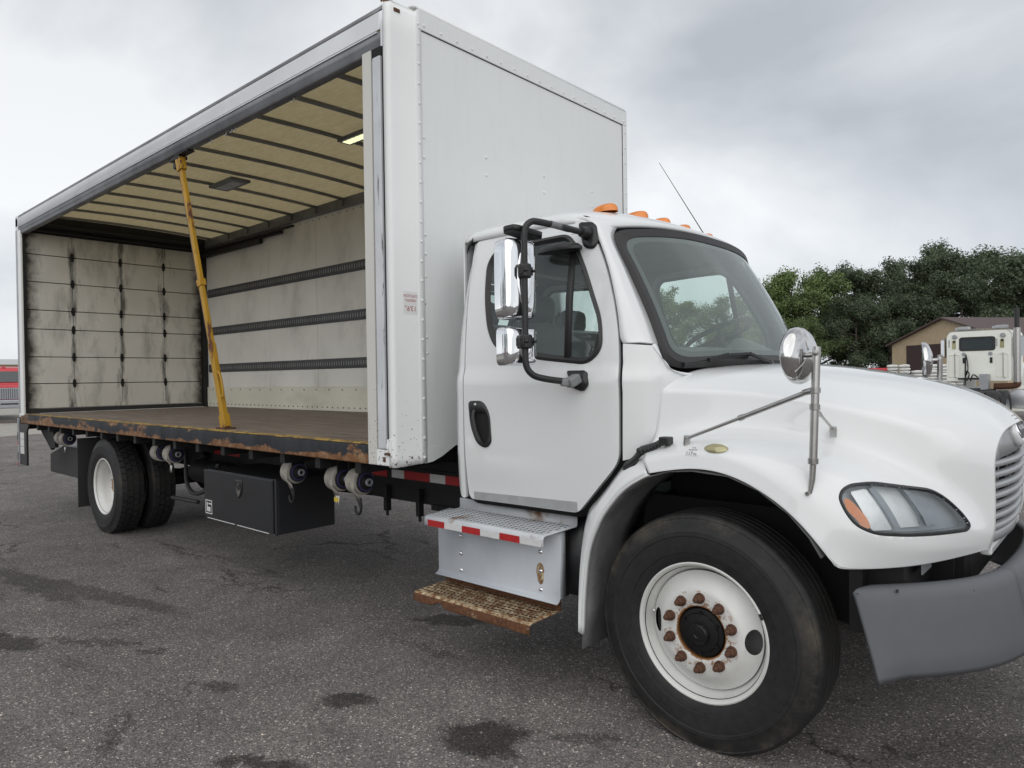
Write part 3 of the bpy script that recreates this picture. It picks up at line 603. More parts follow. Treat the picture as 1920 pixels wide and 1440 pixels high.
# rounded corner cap, near side and far side
def corner(s):
    pl = [(-1.945, -1.294), (-1.916, -1.295), (-1.904, -1.292), (-1.896, -1.284), (-1.8915, -1.268), (-1.883, -1.105), (-1.876, -1.098), (-1.874, -1.092), (-1.874, -1.05)]
    rows = []
    for z in (1.105, 1.16, 1.3, 1.6, 2.0, 2.5, 3.0, 3.5, 3.75, 3.875, 3.91, 3.93, 3.94):
        k = max(0, (z - 3.875) / .065); zz = z
        row = []
        for i, (x, y) in enumerate(pl):
            lift = .0
            if z == 1.105: lift = .0 + .012 * max(0, (y + 1.19) / .13)
            row.append((x - .06 * k * k, (y + .05 * k * k) * (1 if s < 0 else -1), zz + lift))
        rows.append(row)
    g = G(); g.grid(rows); return g
cor = corner(-1).build('corner_cap', 'chipwhite', truck, solid=.02, ang=60)
G().box((-2.02, -1.262, 3.895), (-1.912, -1.05, 3.934)).build('corner_top', 'boxwhite', cor, smooth=False, bevel=.012)
G().box((-1.903, -1.252, 3.853), (-1.884, -1.205, 3.876)).build('corner_lamp', 'rust', cor, smooth=False, bevel=.004)
g = G()
for k in range(5): g.beam((-1.97 + k * .012, -1.285 + k * .006, 3.925), (-1.94 + k * .013, -1.27 + k * .008, 3.950 - (k % 2) * .012), .012, .006)
M['tanrust'] = plain('peeling_sealant', (.30, .17, .09), .8, var=.4, vscale=20)
g.build('peeling_sealant', 'tanrust', cor, smooth=False)
# front wall skirt curving up behind the cab
g = G(); pl = [(-1.06, 1.112), (-1.0, 1.118), (-.92, 1.145), (-.80, 1.205)]
g.add([(XF + .002, y, z) for y, z in pl] + [(XF + .002, -.80, 1.21), (XF + .002, -1.06, 1.21)], [(0, 1, 2, 3, 4, 5)]); g.build('front_skirt', 'boxwhite', front, smooth=False, solid=.02, out=(1, 0, 0))
G().box((XF - .002, -1.075, 3.805), (XF + .010, 1.2935, 3.925)).build('top_trim', 'boxwhite', front, smooth=False, bevel=.004)
G().box((XF - .001, -1.075, 3.8005), (XF + .0035, 1.234, 3.8045)).build('trim_groove', 'gap', front, smooth=False)
G().box((XF - .001, 1.229, 1.2), (XF + .003, 1.2345, 3.797)).build('trim_groove', 'gap', front, smooth=False)
G().box((XF - .002, 1.235, 1.2), (XF + .010, 1.2935, 3.803)).build('side_trim', 'boxwhite', front, smooth=False, bevel=.004)
g = G()
g.grid([[(XF + .010, y, 3.927) for y in (-1.07, 0, 1.29)], [(XF - .01, y, 3.955) for y in (-1.07, 0, 1.29)], [(XF - .06, y, 3.975) for y in (-1.07, 0, 1.29)], [(XF - .16, y, 3.98) for y in (-1.07, 0, 1.29)]])
g.build('roof_nose', 'boxwhite', front, solid=.01, out=(0, 0, 1))
G().box((XF + .0005, -1.05, 2.10), (XF + .0015, -1.04, 2.11)).build('paint_nick', 'ink', front, smooth=False)
g = G()
def dome(g, p, nrm, r):
    nrm = Vector(nrm); u = nrm.orthogonal().normalized(); v = nrm.cross(u); vs = []
    for rr, h in ((1, 0), (.8, .35), (.4, .55)):
        vs += [Vector(p) + (u * cos(2 * PI * j / 8) + v * sin(2 * PI * j / 8)) * r * rr + nrm * r * h for j in range(8)]
    g.add(vs, [(i * 8 + j, i * 8 + (j + 1) % 8, (i + 1) * 8 + (j + 1) % 8, (i + 1) * 8 + j) for i in range(2) for j in range(8)] + [tuple(16 + j for j in range(8))])
for i in range(23): dome(g, (-1.874, -1.072, 1.15 + i * .122), (1, 0, 0), .011)
for i in range(17): dome(g, (XF + .010, -1.03 + i * .142, 3.835), (1, 0, 0), .011)
for i in range(19): dome(g, (XF + .010, 1.265, 1.4 + i * .13), (1, 0, 0), .010)
for y in (-1.035, -.475, .152, .772):
    for z in (3.145, 3.022): dome(g, (XF, y, z), (1, 0, 0), .012)
for z in (2.54, 2.42, 2.28, 1.90, 1.80): dome(g, (XF, -1.035, z), (1, 0, 0), .011)
g.build('rivet', 'boxwhite', front)['kind'] = 'stuff'
# caution notice on the corner (printed mirror-wise so that it reads in a mirror)
cx_ = lambda y, o_: -1.8915 + (y + 1.268) * .0521 + o_
g = G(); g.add([(cx_(y, .0006), y, z) for y, z in ((-1.212, 2.035), (-1.107, 2.035), (-1.107, 2.175), (-1.212, 2.175))], [(0, 1, 2, 3)]); g.build('notice_plate', 'paper', cor, smooth=False)
for s_, zz, sz in (('CAUTION', 2.140, .024), ('HEIGHT', 2.112, .024), ("13'6\"", 2.056, .044)):
    tx = G(); vs, fs = text_geo(s_, sz); tx.add([(cx_(-1.159 - v.x, .0016), -1.159 - v.x, zz + v.y) for v in vs], fs)
    tx.build('notice_lettering', 'inkred', cor, smooth=False, fixn=False)
# near-side top rail
g = G()
prf = [(-1.285, 3.755), (-1.295, 3.757), (-1.295, 3.862), (-1.29, 3.866), (-1.27, 3.866)]
g.grid([[(x, y, z) for y, z in prf] for x in (XB, -1.99, -1.945)]); rail = g.build('side_top_rail', 'alurail', truck, solid=.006, ang=20)
g = G(); g.grid([[(x, y, z) for y, z in ((-1.289, 3.868), (-1.286, 3.888), (-1.278, 3.89), (-1.274, 3.907), (-1.26, 3.92), (-1.22, 3.935), (-1.15, 3.945))] for x in (XB, -2.2, -1.94)]); M['edge'] = plain('dull_roof_edge', (.20, .20, .21), .5, .4, var=.35, vscale=4)
g.build('roof_edge', 'edge', rail, solid=.004, ang=20)
g = G(); g.grid([[(x, y, z) for y, z in ((-1.20, 3.752), (-1.282, 3.750), (-1.288, 3.745), (-1.288, 3.70), (-1.283, 3.695), (-1.283, 3.655), (-1.275, 3.648), (-1.22, 3.648))] for x in (XB + .03, -1.95)]); g.build('curtain_track', 'greyrail', rail, solid=.006, ang=25)
G().box((XB + .03, -1.2955, 3.744), (-2.0, -1.288, 3.751)).build('drip_lip', 'alurail', rail, smooth=False)
G().box((-1.962, -1.297, 3.65), (-1.948, -1.24, 3.80)).build('rail_end_plate', 'alurail', rail, smooth=False)
G().box((-1.972, -1.294, 3.80), (-1.946, -1.25, 3.872)).build('rail_notch', 'gap', rail, smooth=False)
g = G()
for x in (-3.05, -3.9, -3.96, -4.05, -4.3): g.tube(catmull([(x, -1.25, 3.65), (x + .01, -1.25, 3.625), (x + .035, -1.25, 3.615), (x + .045, -1.25, 3.635)], 4), .004, 6)
g.build('curtain_hook', 'stainless', rail)
# far wall exterior, top rail and inner faces
G().box((XB, 1.262, 1.12), (-1.92, 1.294, 3.94)).build('far_wall_skin', 'boxwhite', truck, smooth=False)
edges = [-9.70, -9.0, -7.79, -6.58, -5.37, -4.16, -2.95, -1.95]
for a, b in zip(edges, edges[1:]): G().box((a + .003, 1.225, 1.55), (b - .003, 1.255, 3.80)).build('wall_panel', 'wallboard', truck, smooth=False)
G().box((-9.70, 1.205, 1.24), (-1.95, 1.255, 1.548)).build('kick_plate', 'kick', truck, smooth=False, bevel=.003)
g = G()
for i in range(27): dome(g, (-9.5 + i * .29, 1.205, 1.51), (0, -1, 0), .011)
for i in range(66): dome(g, (-9.6 + i * .116, 1.205, 1.285), (0, -1, 0), .011)
g.build('liner_rivet', 'black', truck)['kind'] = 'stuff'
g = G()
for i in range(50): dome(g, (-9.5 + i * .15, 1.225, 3.73), (0, -1, 0), .009)
g.build('wall_rivet', 'black', truck)['kind'] = 'stuff'
g = G(); g.grid([[(x, y, z) for y, z in ((1.255, 3.77), (1.20, 3.77), (1.195, 3.78), (1.195, 3.80), (1.21, 3.805), (1.21, 3.90), (1.262, 3.912))] for x in (-9.75, -1.95)]); g.build('far_top_rail', 'greyrail', truck, ang=25)
g = G(); g.box((-9.7, 1.12, 3.69), (-7.0, 1.16, 3.72)); g.box((-9.7, 1.16, 3.66), (-7.35, 1.20, 3.74)); g.box((-9.7, 1.14, 3.60), (-7.9, 1.20, 3.655)); g.build('door_track', 'blackmetal', truck, smooth=False)
M['etrack'] = plain('dark_logistic_track', (.085, .088, .094), .5, .3, var=.25)
M['slot'] = plain('bright_track_slot', (.34, .35, .36), .4, .6, var=.2)
for zc in (3.03, 2.43, 1.845):
    g = G(); prf = [(1.224, zc - .064), (1.215, zc - .064), (1.213, zc - .045), (1.207, zc - .042), (1.207, zc + .042), (1.213, zc + .045), (1.215, zc + .064), (1.224, zc + .064)]
    g.grid([[(x, y, z) for y, z in prf] for x in (-9.65, -1.97)]); tr_ = g.build('logistic_track', 'etrack', truck, ang=20)
    g = G()
    for i in range(150):
        x = -9.6 + i * .051
        if x > -3.6: break
        g.prism([(x + .007 * cos(a), 1.2065, zc + .03 * sin(a)) for a in [k * PI / 4 for k in range(8)]], (0, -.002, 0))
    g.build('track_slot', 'slot', tr_, smooth=False)['kind'] = 'stuff'
# roof sheet, bows, lamps
def crown(y): return .035 * (1 - (y / 1.25) ** 2)
g = G(); ys = [-1.24 + i * .248 for i in range(11)]
g.grid([[(x, y * 1.028, 3.905 + crown(y)) for y in ys] for x in (XB + .01, -1.93)]); g.build('roof_sheet', 'roofsheet', truck)
for i in range(12):
    x = -2.99 - .595 * i; g = G()
    for k in range(10): g.beam((x, ys[k], 3.888 + crown(ys[k])), (x, ys[k + 1], 3.888 + crown(ys[k + 1])), .042, .026)
    g.build('roof_bow', 'greyrail', truck, smooth=False)
    if 2 < i < 11:
        G().box((x - .03, 1.19, 3.80), (x + .03, 1.215, 3.90)).build('bow_bracket', 'greyrail', truck, smooth=False)
for (x0, x1, y0, y1, mt) in ((-4.16, -3.61, -.10, .05, 'lit'), (-6.56, -6.02, -.20, .03, None)):
    l_ = G().box((x0, y0, 3.868), (x1, y1, 3.90)).build('ceiling_lamp', 'greyrail', truck, smooth=False, bevel=.006)
    if mt:
        for k in range(8):
            a = x0 + .04 + k * .062; G().box((a, y0 + .035, 3.863), (a + .048, y1 - .035, 3.8675)).build('lamp_diode', 'lit', l_, smooth=False)
    else:
        G().box((x0 + .06, y0 + .05, 3.864), (x1 - .06, y1 - .05, 3.8675)).build('lamp_lens', 'alu', l_, smooth=False)
# rear frame, roll-up door
m, t, n, l, b = newmat('grimy_door_panel'); M['doorpanel'] = m
q = nz(n, l, 2.6, 9, .7, stretch=(1, 1.4, .45)); k = ramp(n, [(.50, (0, 0, 0)), (.80, (.62, .62, .62))]); l.new(q.outputs['Fac'], k.inputs['Fac'])
co = n.new('ShaderNodeTexCoord'); s_ = n.new('ShaderNodeSeparateXYZ'); l.new(co.outputs['Object'], s_.inputs[0])
sh = n.new('ShaderNodeMath'); sh.operation = 'ADD'; sh.inputs[1].default_value = .04; l.new(s_.outputs['Y'], sh.inputs[0]); ab = n.new('ShaderNodeMath'); ab.operation = 'ABSOLUTE'; l.new(sh.outputs[0], ab.inputs[0])
wn = nz(n, l, 4, 6, .65); ad = n.new('ShaderNodeMath'); ad.operation = 'MULTIPLY_ADD'; ad.inputs[1].default_value = .34; l.new(wn.outputs['Fac'], ad.inputs[0]); l.new(ab.outputs[0], ad.inputs[2])
ke = ramp(n, [(.5, (0, 0, 0)), (1, (1, 1, 1))]); mre = n.new('ShaderNodeMapRange'); mre.inputs['From Min'].default_value = 1.18; mre.inputs['From Max'].default_value = 1.34; l.new(ad.outputs[0], mre.inputs['Value'])
mxx = n.new('ShaderNodeMath'); mxx.operation = 'MAXIMUM'; l.new(k.outputs['Color'], mxx.inputs[0]); l.new(mre.outputs['Result'], mxx.inputs[1])
sk = nz(n, l, 9, 7, .7, stretch=(1, 1.6, .22)); kacc = mxx.outputs[0]
for yk in (-.666, -.04, .575):
    d1 = n.new('ShaderNodeMath'); d1.operation = 'SUBTRACT'; d1.inputs[1].default_value = yk; l.new(s_.outputs['Y'], d1.inputs[0]); d2 = n.new('ShaderNodeMath'); d2.operation = 'ABSOLUTE'; l.new(d1.outputs[0], d2.inputs[0])
    d3 = n.new('ShaderNodeMapRange'); d3.inputs['From Min'].default_value = .02; d3.inputs['From Max'].default_value = .17; d3.inputs['To Min'].default_value = .23; d3.inputs['To Max'].default_value = 0; l.new(d2.outputs[0], d3.inputs['Value'])
    d4 = n.new('ShaderNodeMath'); l.new(sk.outputs['Fac'], d4.inputs[0]); l.new(d3.outputs['Result'], d4.inputs[1])
    d5 = n.new('ShaderNodeMapRange'); d5.inputs['From Min'].default_value = .66; d5.inputs['From Max'].default_value = .84; d5.inputs['To Max'].default_value = .85; l.new(d4.outputs[0], d5.inputs['Value'])
    d6 = n.new('ShaderNodeMath'); d6.operation = 'MAXIMUM'; l.new(kacc, d6.inputs[0]); l.new(d5.outputs['Result'], d6.inputs[1]); kacc = d6.outputs[0]
v = nz(n, l, .9, 4); vr = ramp(n, [(.3, (.56, .54, .48)), (.7, (.72, .70, .64))]); l.new(v.outputs['Fac'], vr.inputs['Fac'])
l.new(mixc(n, l, kacc, vr.outputs['Color'], (.045, .038, .03)), b.inputs['Base Color']); b.inputs['Roughness'].default_value = .6
zs = [1.30, 1.64, 2.006, 2.385, 2.645, 3.027, 3.40, 3.69]
for a, b_ in zip(zs, zs[1:]):
    p_ = G().box((-9.775, -1.222, a + .005), (-9.75, 1.145, b_ - .005)).build('door_panel', 'doorpanel', truck, smooth=False, bevel=.004)
    if b_ < 3.6:
        for y in (-.666, -.04, .575):
            g = G(); g.prism([(-9.749, y + dy, b_ + dz) for dy, dz in ((-.022, -.012), (-.03, .0), (-.022, .012), (-.016, .05), (0, .066), (.016, .05), (.022, .012), (.03, 0), (.022, -.012), (.016, -.05), (0, -.066), (-.016, -.05))], (.007, 0, 0)); g.tube([(-9.741, y - .028, b_), (-9.741, y + .028, b_)], .008, 6)
            g.build('door_hinge', 'blackmetal', p_, smooth=False)
G().box((-9.80, -1.222, 1.30), (-9.782, 1.145, 3.69)).build('door_light_stop', 'gap', truck, smooth=False)  # added dark sheet, keeps daylight from showing between the door panels
for y in (-.666, -.04, .575): G().box((-9.7495, y - .004, 1.35), (-9.747, y + .004, 3.4)).build('hinge_line', 'cabin', truck, smooth=False)
G().box((-9.785, -1.222, 1.24), (-9.74, 1.145, 1.298)).build('door_bottom_seal', 'rubber', truck, smooth=False)
g = G(); g.box((-9.80, -1.225, 3.692), (-9.72, 1.22, 3.952)); g.box((-9.74, -1.2, 3.705), (-9.66, 1.15, 3.725)); g.tube([(-9.66, -1.1, 3.79), (-9.66, 1.1, 3.79)], .028, 10); g.box((-9.72, -.45, 3.745), (-9.64, .0, 3.755)); g.build('door_header', 'blackmetal', truck, smooth=False)
G().box((-9.80, 1.147, 1.24), (-9.70, 1.222, 3.69)).build('door_guide', 'blackmetal', truck, smooth=False)
G().box((-9.80, -1.262, 1.24), (-9.72, -1.224, 3.69)).build('door_guide', 'blackmetal', truck, smooth=False)
g = G(); g.box((XB, -W, 1.19), (-9.70, -1.264, 3.70)); rp = g.build('rear_post', 'chipwhite', truck, smooth=False, bevel=.008)
G().box((XB + .015, -1.302, 1.25), (-9.82, -1.296, 3.70)).build('post_strip', 'alu', rp, smooth=False)
G().box((XB - .01, -W, 3.70), (XB + .10, -1.2, 3.90)).build('rear_post_cap', 'alurail', rp, smooth=False, bevel=.01)
G().box((XB, 1.22, 1.15), (-9.81, W - .002, 3.90)).build('rear_post', 'chipwhite', truck, smooth=False)
G().box((XB, -1.262, 3.70), (-9.81, 1.218, 3.92)).build('rear_header', 'boxwhite', truck, smooth=False)
# front posts on the open side
g = G(); g.box((-2.155, -1.293, 1.112), (-2.068, -1.15, 3.66)); fp = g.build('front_post', 'cream', truck, smooth=False, bevel=.004)
G().box((-2.067, -1.262, 1.14), (-1.955, -1.17, 3.66)).build('post_channel', 'cream', fp, smooth=False)
g = G(); g.box((-2.045, -1.300, 1.215), (-1.972, -1.263, 3.60)); g.build('curtain_strip', 'scufmetal', fp, smooth=False, bevel=.006)
G().box((-2.14, -1.285, 3.60), (-1.96, -1.20, 3.662)).build('post_top_gap', 'gap', fp, smooth=False)
G().box((-1.968, -1.285, 1.15), (-1.948, -1.25, 3.65)).build('post_groove', 'gap', fp, smooth=False)
g = G(); g.box((-2.066, -1.297, 1.112), (-1.945, -1.263, 1.21)); g.build('post_foot', 'chipwhite', fp, smooth=False, bevel=.006)
g = G(); g.box((-1.955, -1.304, 1.175), (-1.915, -1.294, 1.275)); g.tube([(-1.945, -1.308, 1.25), (-1.945, -1.308, 1.20)], .006, 8); g.build('latch_plate', 'chipwhite', fp, smooth=False, bevel=.004)
g = G(); g.box((-1.975, -1.308, 1.18), (-1.945, -1.298, 1.192)); g.tube([(-1.94, -1.309, 1.19), (-1.92, -1.309, 1.185)], .009, 8); g.build('latch_bolt', 'rust', fp)
G().box((-2.0, -1.2985, 1.135), (-1.975, -1.297, 1.165)).build('rust_patch', 'rust', fp, smooth=False)
# floor deck
edges = [-1.19, -.80, -.40, 0, .40, .80, 1.203]
for a, b_ in zip(edges, edges[1:]): G().box((-9.74, a + .002, 1.21), (-1.95, b_ - .002, 1.236)).build('deck_board', 'deck', truck, smooth=False)
g = G(); g.box((-9.72, -1.270, 1.205), (-2.157, -1.192, 1.238)); g.build('deck_edge', 'yellowtread', truck, smooth=False, bevel=.003)
g = G()
for i in range(150):
    x = -2.2 - i * .035
    for y in (-1.25, -1.222): g.add([(x + a, y + b_, 1.2385 + c_) for a, b_, c_ in ((-.012, 0, 0), (0, -.004, 0), (.012, 0, 0), (0, .004, 0), (0, 0, .003))], [(0, 1, 4), (1, 2, 4), (2, 3, 4), (3, 0, 4)])
g.build('edge_tread', 'yellowtread', truck, smooth=False, fixn=False)['kind'] = 'stuff'
g = G(); g.grid([[(x, y, z) for y, z in ((-1.24, 1.112), (-1.29, 1.112), (-1.296, 1.118), (-1.296, 1.214), (-1.291, 1.226), (-1.272, 1.232))] for x in [XB + .06 + i * .5 for i in range(16)] + [-2.158]])
g.build('floor_rail', 'rail', truck, solid=.006, ang=30)
G().box((XB + .05, 1.2, 1.11), (-1.95, 1.29, 1.2)).build('far_floor_rail', 'rail', truck, smooth=False)

# ------------------------------------------------------------------ under-body fittings
tb = G().box((-4.70, -1.135, .445), (-3.52, -.62, .872)).build('tool_box', 'box', truck, smooth=False, bevel=.008)
G().box((-4.725, -1.155, .452), (-3.565, -1.137, .868)).build('tool_box_door', 'box', tb, smooth=False, bevel=.006)
G().box((-3.545, -1.150, .44), (-3.515, -1.1365, .88)).build('tool_box_frame', 'box', tb, smooth=False, bevel=.003)
sh_ = [(-.055, .07), (.055, .07), (.06, .03), (.05, -.04), (.0, -.09), (-.05, -.04), (-.06, .03)]
g = patch(rpoly(sh_, .02), [], lambda x, z: (-4.09 + x, -1.159, .76 + z), .03); g.build('latch_shield', 'black', tb, solid=.003, out=(0, -1, 0))
g = G(); g.prism([(-4.09 + x, -1.158, .735 + z) for x, z in ((-.04, .035), (-.022, .005), (.022, .005), (.04, .035), (.03, -.01), (0, -.05), (-.03, -.01))], (0, -.006, 0)); g.tube([(-4.09, -1.166, .79), (-4.09, -1.158, .79)], .010, 10); g.build('latch_handle', 'stainless', tb, smooth=False)
for a, b_ in ((-4.66, -4.17), (-4.13, -3.62)): G().box((a, -1.159, .447), (b_, -1.1565, .453)).build('edge_stripe', 'tapewhite', tb, smooth=False)
g = G(); x0, z0 = -4.70, .485
for a in (((0, 0), (.125, .008)), ((0, .112), (.125, .12)), ((0, .008), (.008, .112)), ((.117, .008), (.125, .112)), ((.025, .02), (.045, .1)), ((.05, .02), (.095, .06)), ((.06, .082), (.117, .095))):
    g.box((x0 + a[0][0], -1.1575, z0 + a[0][1]), (x0 + a[1][0], -1.156, z0 + a[1][1]))
g.build('maker_sticker', 'tapewhite', tb, smooth=False)
def winch(x, tail, hook=True):
    y, z = -1.12, .955
    g = G(); g.lathe([(.020, -.052), (.078, -.052), (.087, -.047), (.089, -.03), (.087, 0), (.089, .03), (.087, .047), (.078, .052), (.020, .052)], 22, 'x', (x, y, z)); wi = g.build('strap_winch', 'strap', truck, ang=30)
    g = G(); g.lathe([(0, .055), (.066, .055), (.072, .06), (.072, .067), (.062, .069), (.058, .074), (.036, .078), (.036, .095), (0, .095)], 18, 'x', (x, y, z)); g.box((x - .06, y - .05, z + .03), (x - .055, y + .05, 1.11)); g.box((x + .055, y - .05, z + .03), (x + .06, y + .05, 1.11)); g.box((x - .058, y - .048, 1.098), (x + .058, y + .048, 1.109)); g.build('winch_frame', 'blackmetal', wi)
    g = G(); g.lathe([(.054, .0695), (.062, .0705), (.062, .074), (.050, .075)], 18, 'x', (x, y, z)); g.build('winch_core', 'strappurple', wi)
    g = G(); g.lathe([(.018, .096), (.026, .096), (.026, .112), (.016, .112), (.016, .097)], 14, 'x', (x, y, z)); g.build('winch_cap', 'greypaint', wi)
    if tail:
        g = G(); g.grid([[(x + .02 + dx, y - .089, z), (x + .025 + dx, y - .084, z - .05), (x + .04 + dx, y - .06, z - .05 - tail * .5), (x + .045 + dx, y - .05, z - .05 - tail)] for dx in (-.024, .024)]); g.build('strap_tail', 'strap', wi, solid=.004)
        zz = z - .05 - tail
        if hook:
            g = G(); c = (x + .045, y - .045)
            g.tube(catmull([(c[0] + .02, c[1], zz + .01), (c[0] + .028, c[1], zz - .05), (c[0] + .012, c[1], zz - .095), (c[0] - .018, c[1], zz - .10), (c[0] - .034, c[1], zz - .075), (c[0] - .036, c[1], zz - .05)], 5), .0085, 8)
            g.tube([(c[0] - .02, c[1], zz + .01), (c[0] + .02, c[1], zz - .055)], .006, 6); g.build('strap_hook', 'blackmetal', wi)
    return wi
for x, tl, hk in ((-3.31, .07, True), (-2.73, .06, False), (-2.485, .06, True), (-5.43, .05, False), (-5.72, 0, False), (-8.52, .05, False), (-8.70, 0, False)):
    wi = winch(x, tl, hk)
    if x == -2.73: G().box((x + .015, -1.17, .80), (x + .065, -1.166, .83)).build('strap_label', 'tag', wi, smooth=False)
    if not hk and tl:
        g = G(); z = .955 - .05 - tl
        for dx in (0, .02): g.add([(x + .03 + dx, -1.165, z), (x + .05 + dx, -1.165, z), (x + .035 + dx * 1.6, -1.17, z - .07), (x + .02 + dx * 1.6, -1.16, z - .06)], [(0, 1, 2, 3)])
        g.build('frayed_end', 'tapewhite', wi, solid=.002)
# rear step bracket, plate and under-ride frame
g = G(); g.box((-9.93, -1.285, .55), (-9.62, -1.262, 1.105)); g.prism([(-9.62, -1.285, 1.0), (-9.50, -1.285, 1.105), (-9.62, -1.285, 1.105)], (0, .02, 0)); rb = g.build('rear_bracket', 'box', truck, smooth=False)
g = G(); g.box((-9.985, -1.30, .55), (-9.935, -1.24, 1.17)); g.build('rear_upright', 'greypaint', rb, smooth=False, bevel=.006)
for z in (.66, .93): G().prism([(-9.96 + .012 * cos(a), -1.3015, z + .06 * sin(a)) for a in [k * PI / 6 for k in range(12)]], (0, -.002, 0)).build('upright_slot', 'gap', rb, smooth=False)
for z in (.54, .82): G().box((-9.975, -1.305, z), (-9.945, -1.301, z + .04)).build('side_reflector', 'red', rb, smooth=False)
for z0, z1 in ((.90, .985), (.80, .895), (.70, .795)): G().box((-9.90, -1.2885, z0), (-9.72, -1.2865, z1)).build('instruction_label', 'tapewhite', rb, smooth=False)
g = G(); g.box((-10.15, -1.27, 1.135), (-9.95, -1.25, 1.15)); g.box((-9.95, -1.28, 1.10), (-9.87, -1.22, 1.21)); g.build('door_latch_bar', 'blackmetal', rb, smooth=False)
g = G(); g.prism([(-9.55, -1.15, 1.10), (-9.0, -1.15, 1.10), (-8.9, -1.15, .82), (-9.1, -1.15, .80)], (0, .04, 0)); g.beam((-9.55, -1.12, 1.05), (-9.1, -1.12, .80), .04, .05); g.build('under_ride_guard', 'blackmetal', truck, smooth=False)
g = G(); g.prism([(-9.75, -.98, .43), (-8.25, -.98, .43), (-8.25, -.98, .82), (-9.2, -.98, .82), (-9.75, -.98, .68)], (0, .8, 0)); g.build('lift_pump_box', 'box', truck, smooth=False, bevel=.01)
# steps below the door
def holes(g, x0, x1, y0, y1, z, nx, ny):
    for i in range(nx):
        for j in range(ny):
            x = x0 + (x1 - x0) * (i + .5 + .5 * (j % 2)) / (nx + .5); y = y0 + (y1 - y0) * (j + .5) / ny
            g.add([(x + .0105 * cos(a), y + .0105 * sin(a), z) for a in [k * PI / 3 for k in range(6)]], [(0, 1, 2, 3, 4, 5)])
def ringsg(g, x0, x1, y0, y1, z, nx, ny):
    for i in range(nx):
        for j in range(ny):
            x = x0 + (x1 - x0) * (i + .5 + .5 * (j % 2)) / (nx + .5); y = y0 + (y1 - y0) * (j + .5) / ny
            vs = [(x + r * cos(a), y + r * sin(a), z + h) for r, h in ((.0150, 0), (.0122, .0022), (.0098, .0016)) for a in [k * PI / 4 for k in range(8)]]
            g.add(vs, [(q_ * 8 + k, q_ * 8 + (k + 1) % 8, q_ * 8 + 8 + (k + 1) % 8, q_ * 8 + 8 + k) for q_ in range(2) for k in range(8)])
prf = [(-1.005, .915), (-1.006, .862), (-1.012, .856), (-1.27, .853), (-1.285, .846), (-1.291, .832), (-1.291, .798), (-1.284, .794)]
g = G(); g.grid([[(x, y, z) for y, z in prf] for x in (-1.635, -1.3, -.755)]); st = g.build('upper_step', 'galvtread', truck, solid=.005, ang=40, out=(0, 0, 1))
g = G(); holes(g, -1.62, -.77, -1.265, -1.02, .8575, 30, 7); g.build('tread_hole', 'gap', st, smooth=False, fixn=False)['kind'] = 'stuff'
g = G(); ringsg(g, -1.62, -.77, -1.265, -1.02, .8562, 30, 7); g.build('tread_stud', 'galvtread', st, fixn=False)['kind'] = 'stuff'
for k in range(6): G().box((-1.605 + k * .140, -1.2935, .798), (-1.605 + (k + 1) * .140 - .001, -1.2915, .833)).build('reflective_tape', 'red' if k % 2 == 0 else 'tapewhite', st, smooth=False)
g = G(); g.grid([[(x, y, z) for y, z in ((-1.04, .853), (-1.128, .843), (-1.135, .83), (-1.135, .505), (-1.142, .49), (-1.165, .48))] for x in (-1.69, -1.2, -.772)]); pn = g.build('step_panel', 'galv', truck, solid=.004, ang=40, out=(0, -1, 0))
g = G(); g.grid([[(x, y, z) for x, y in ((-.772, -1.135), (-.768, -1.125), (-.766, -1.095))] for z in (.50, .85)]); g.build('panel_return', 'galv', pn, solid=.004)
for x in (-1.498, -.90):
    for z in (.725, .624, .526): g = G(); dome(g, (x, -1.136, z), (0, -1, 0), .013); g.build('panel_bolt', 'chrome', pn)
g = G(); g.prism([(-.90 + .028 * cos(a) * (1 if sin(a) > 0 else .8), -1.1362, .618 + .05 * sin(a) - (.015 if sin(a) < 0 else 0)) for a in [k * PI / 8 for k in range(16)]], (0, -.0006, 0)); g.build('rust_bloom', 'ruststep', pn, smooth=False)
for x in (-1.55, -.93): G().box((x - .04, -1.139, .772), (x + .02, -1.1365, .79)).build('panel_slot', 'gap', pn, smooth=False)
prf = [(-1.085, .482), (-1.085, .428), (-1.092, .421), (-1.322, .417), (-1.336, .410), (-1.341, .398), (-1.341, .365), (-1.335, .361)]
rows = []
for i in range(31):
    x = -1.685 + i * .875 / 30; row = []
    for k, (y, z) in enumerate(prf):
        bite = .030 * max(0, 1 - ((x + 1.47) / .05) ** 2) + .006 * noise.noise((x * 14, 3, 1))
        row.append((x, y, z + (bite if k >= 6 else 0)))
    rows.append(row)
M['rustlip'] = rusty('deep_rust_lip', (.60, .50, .33), rust=(.12, .048, .02), amount=.30, scale=9, rough=.8, tan=(.26, .12, .045), spread=.06)
g = G(); g.grid(rows); g.m = [1 if (k % 7) in (0, 1, 4, 5, 6) else 0 for k in range(len(g.f))]; st2 = g.build('lower_step', ['ruststep', 'rustlip'], truck, solid=.005, ang=40, out=(0, 0, 1))
g = G(); holes(g, -1.67, -.825, -1.315, -1.10, .4245, 30, 6); g.build('tread_hole', 'gap', st2, smooth=False, fixn=False)['kind'] = 'stuff'
g = G(); ringsg(g, -1.67, -.825, -1.315, -1.10, .4225, 30, 6); g.build('tread_stud', 'ruststep', st2, fixn=False)['kind'] = 'stuff'
G().box((-1.66, -1.10, .50), (-.78, -1.05, .84)).build('step_support', 'blackmetal', st, smooth=False)

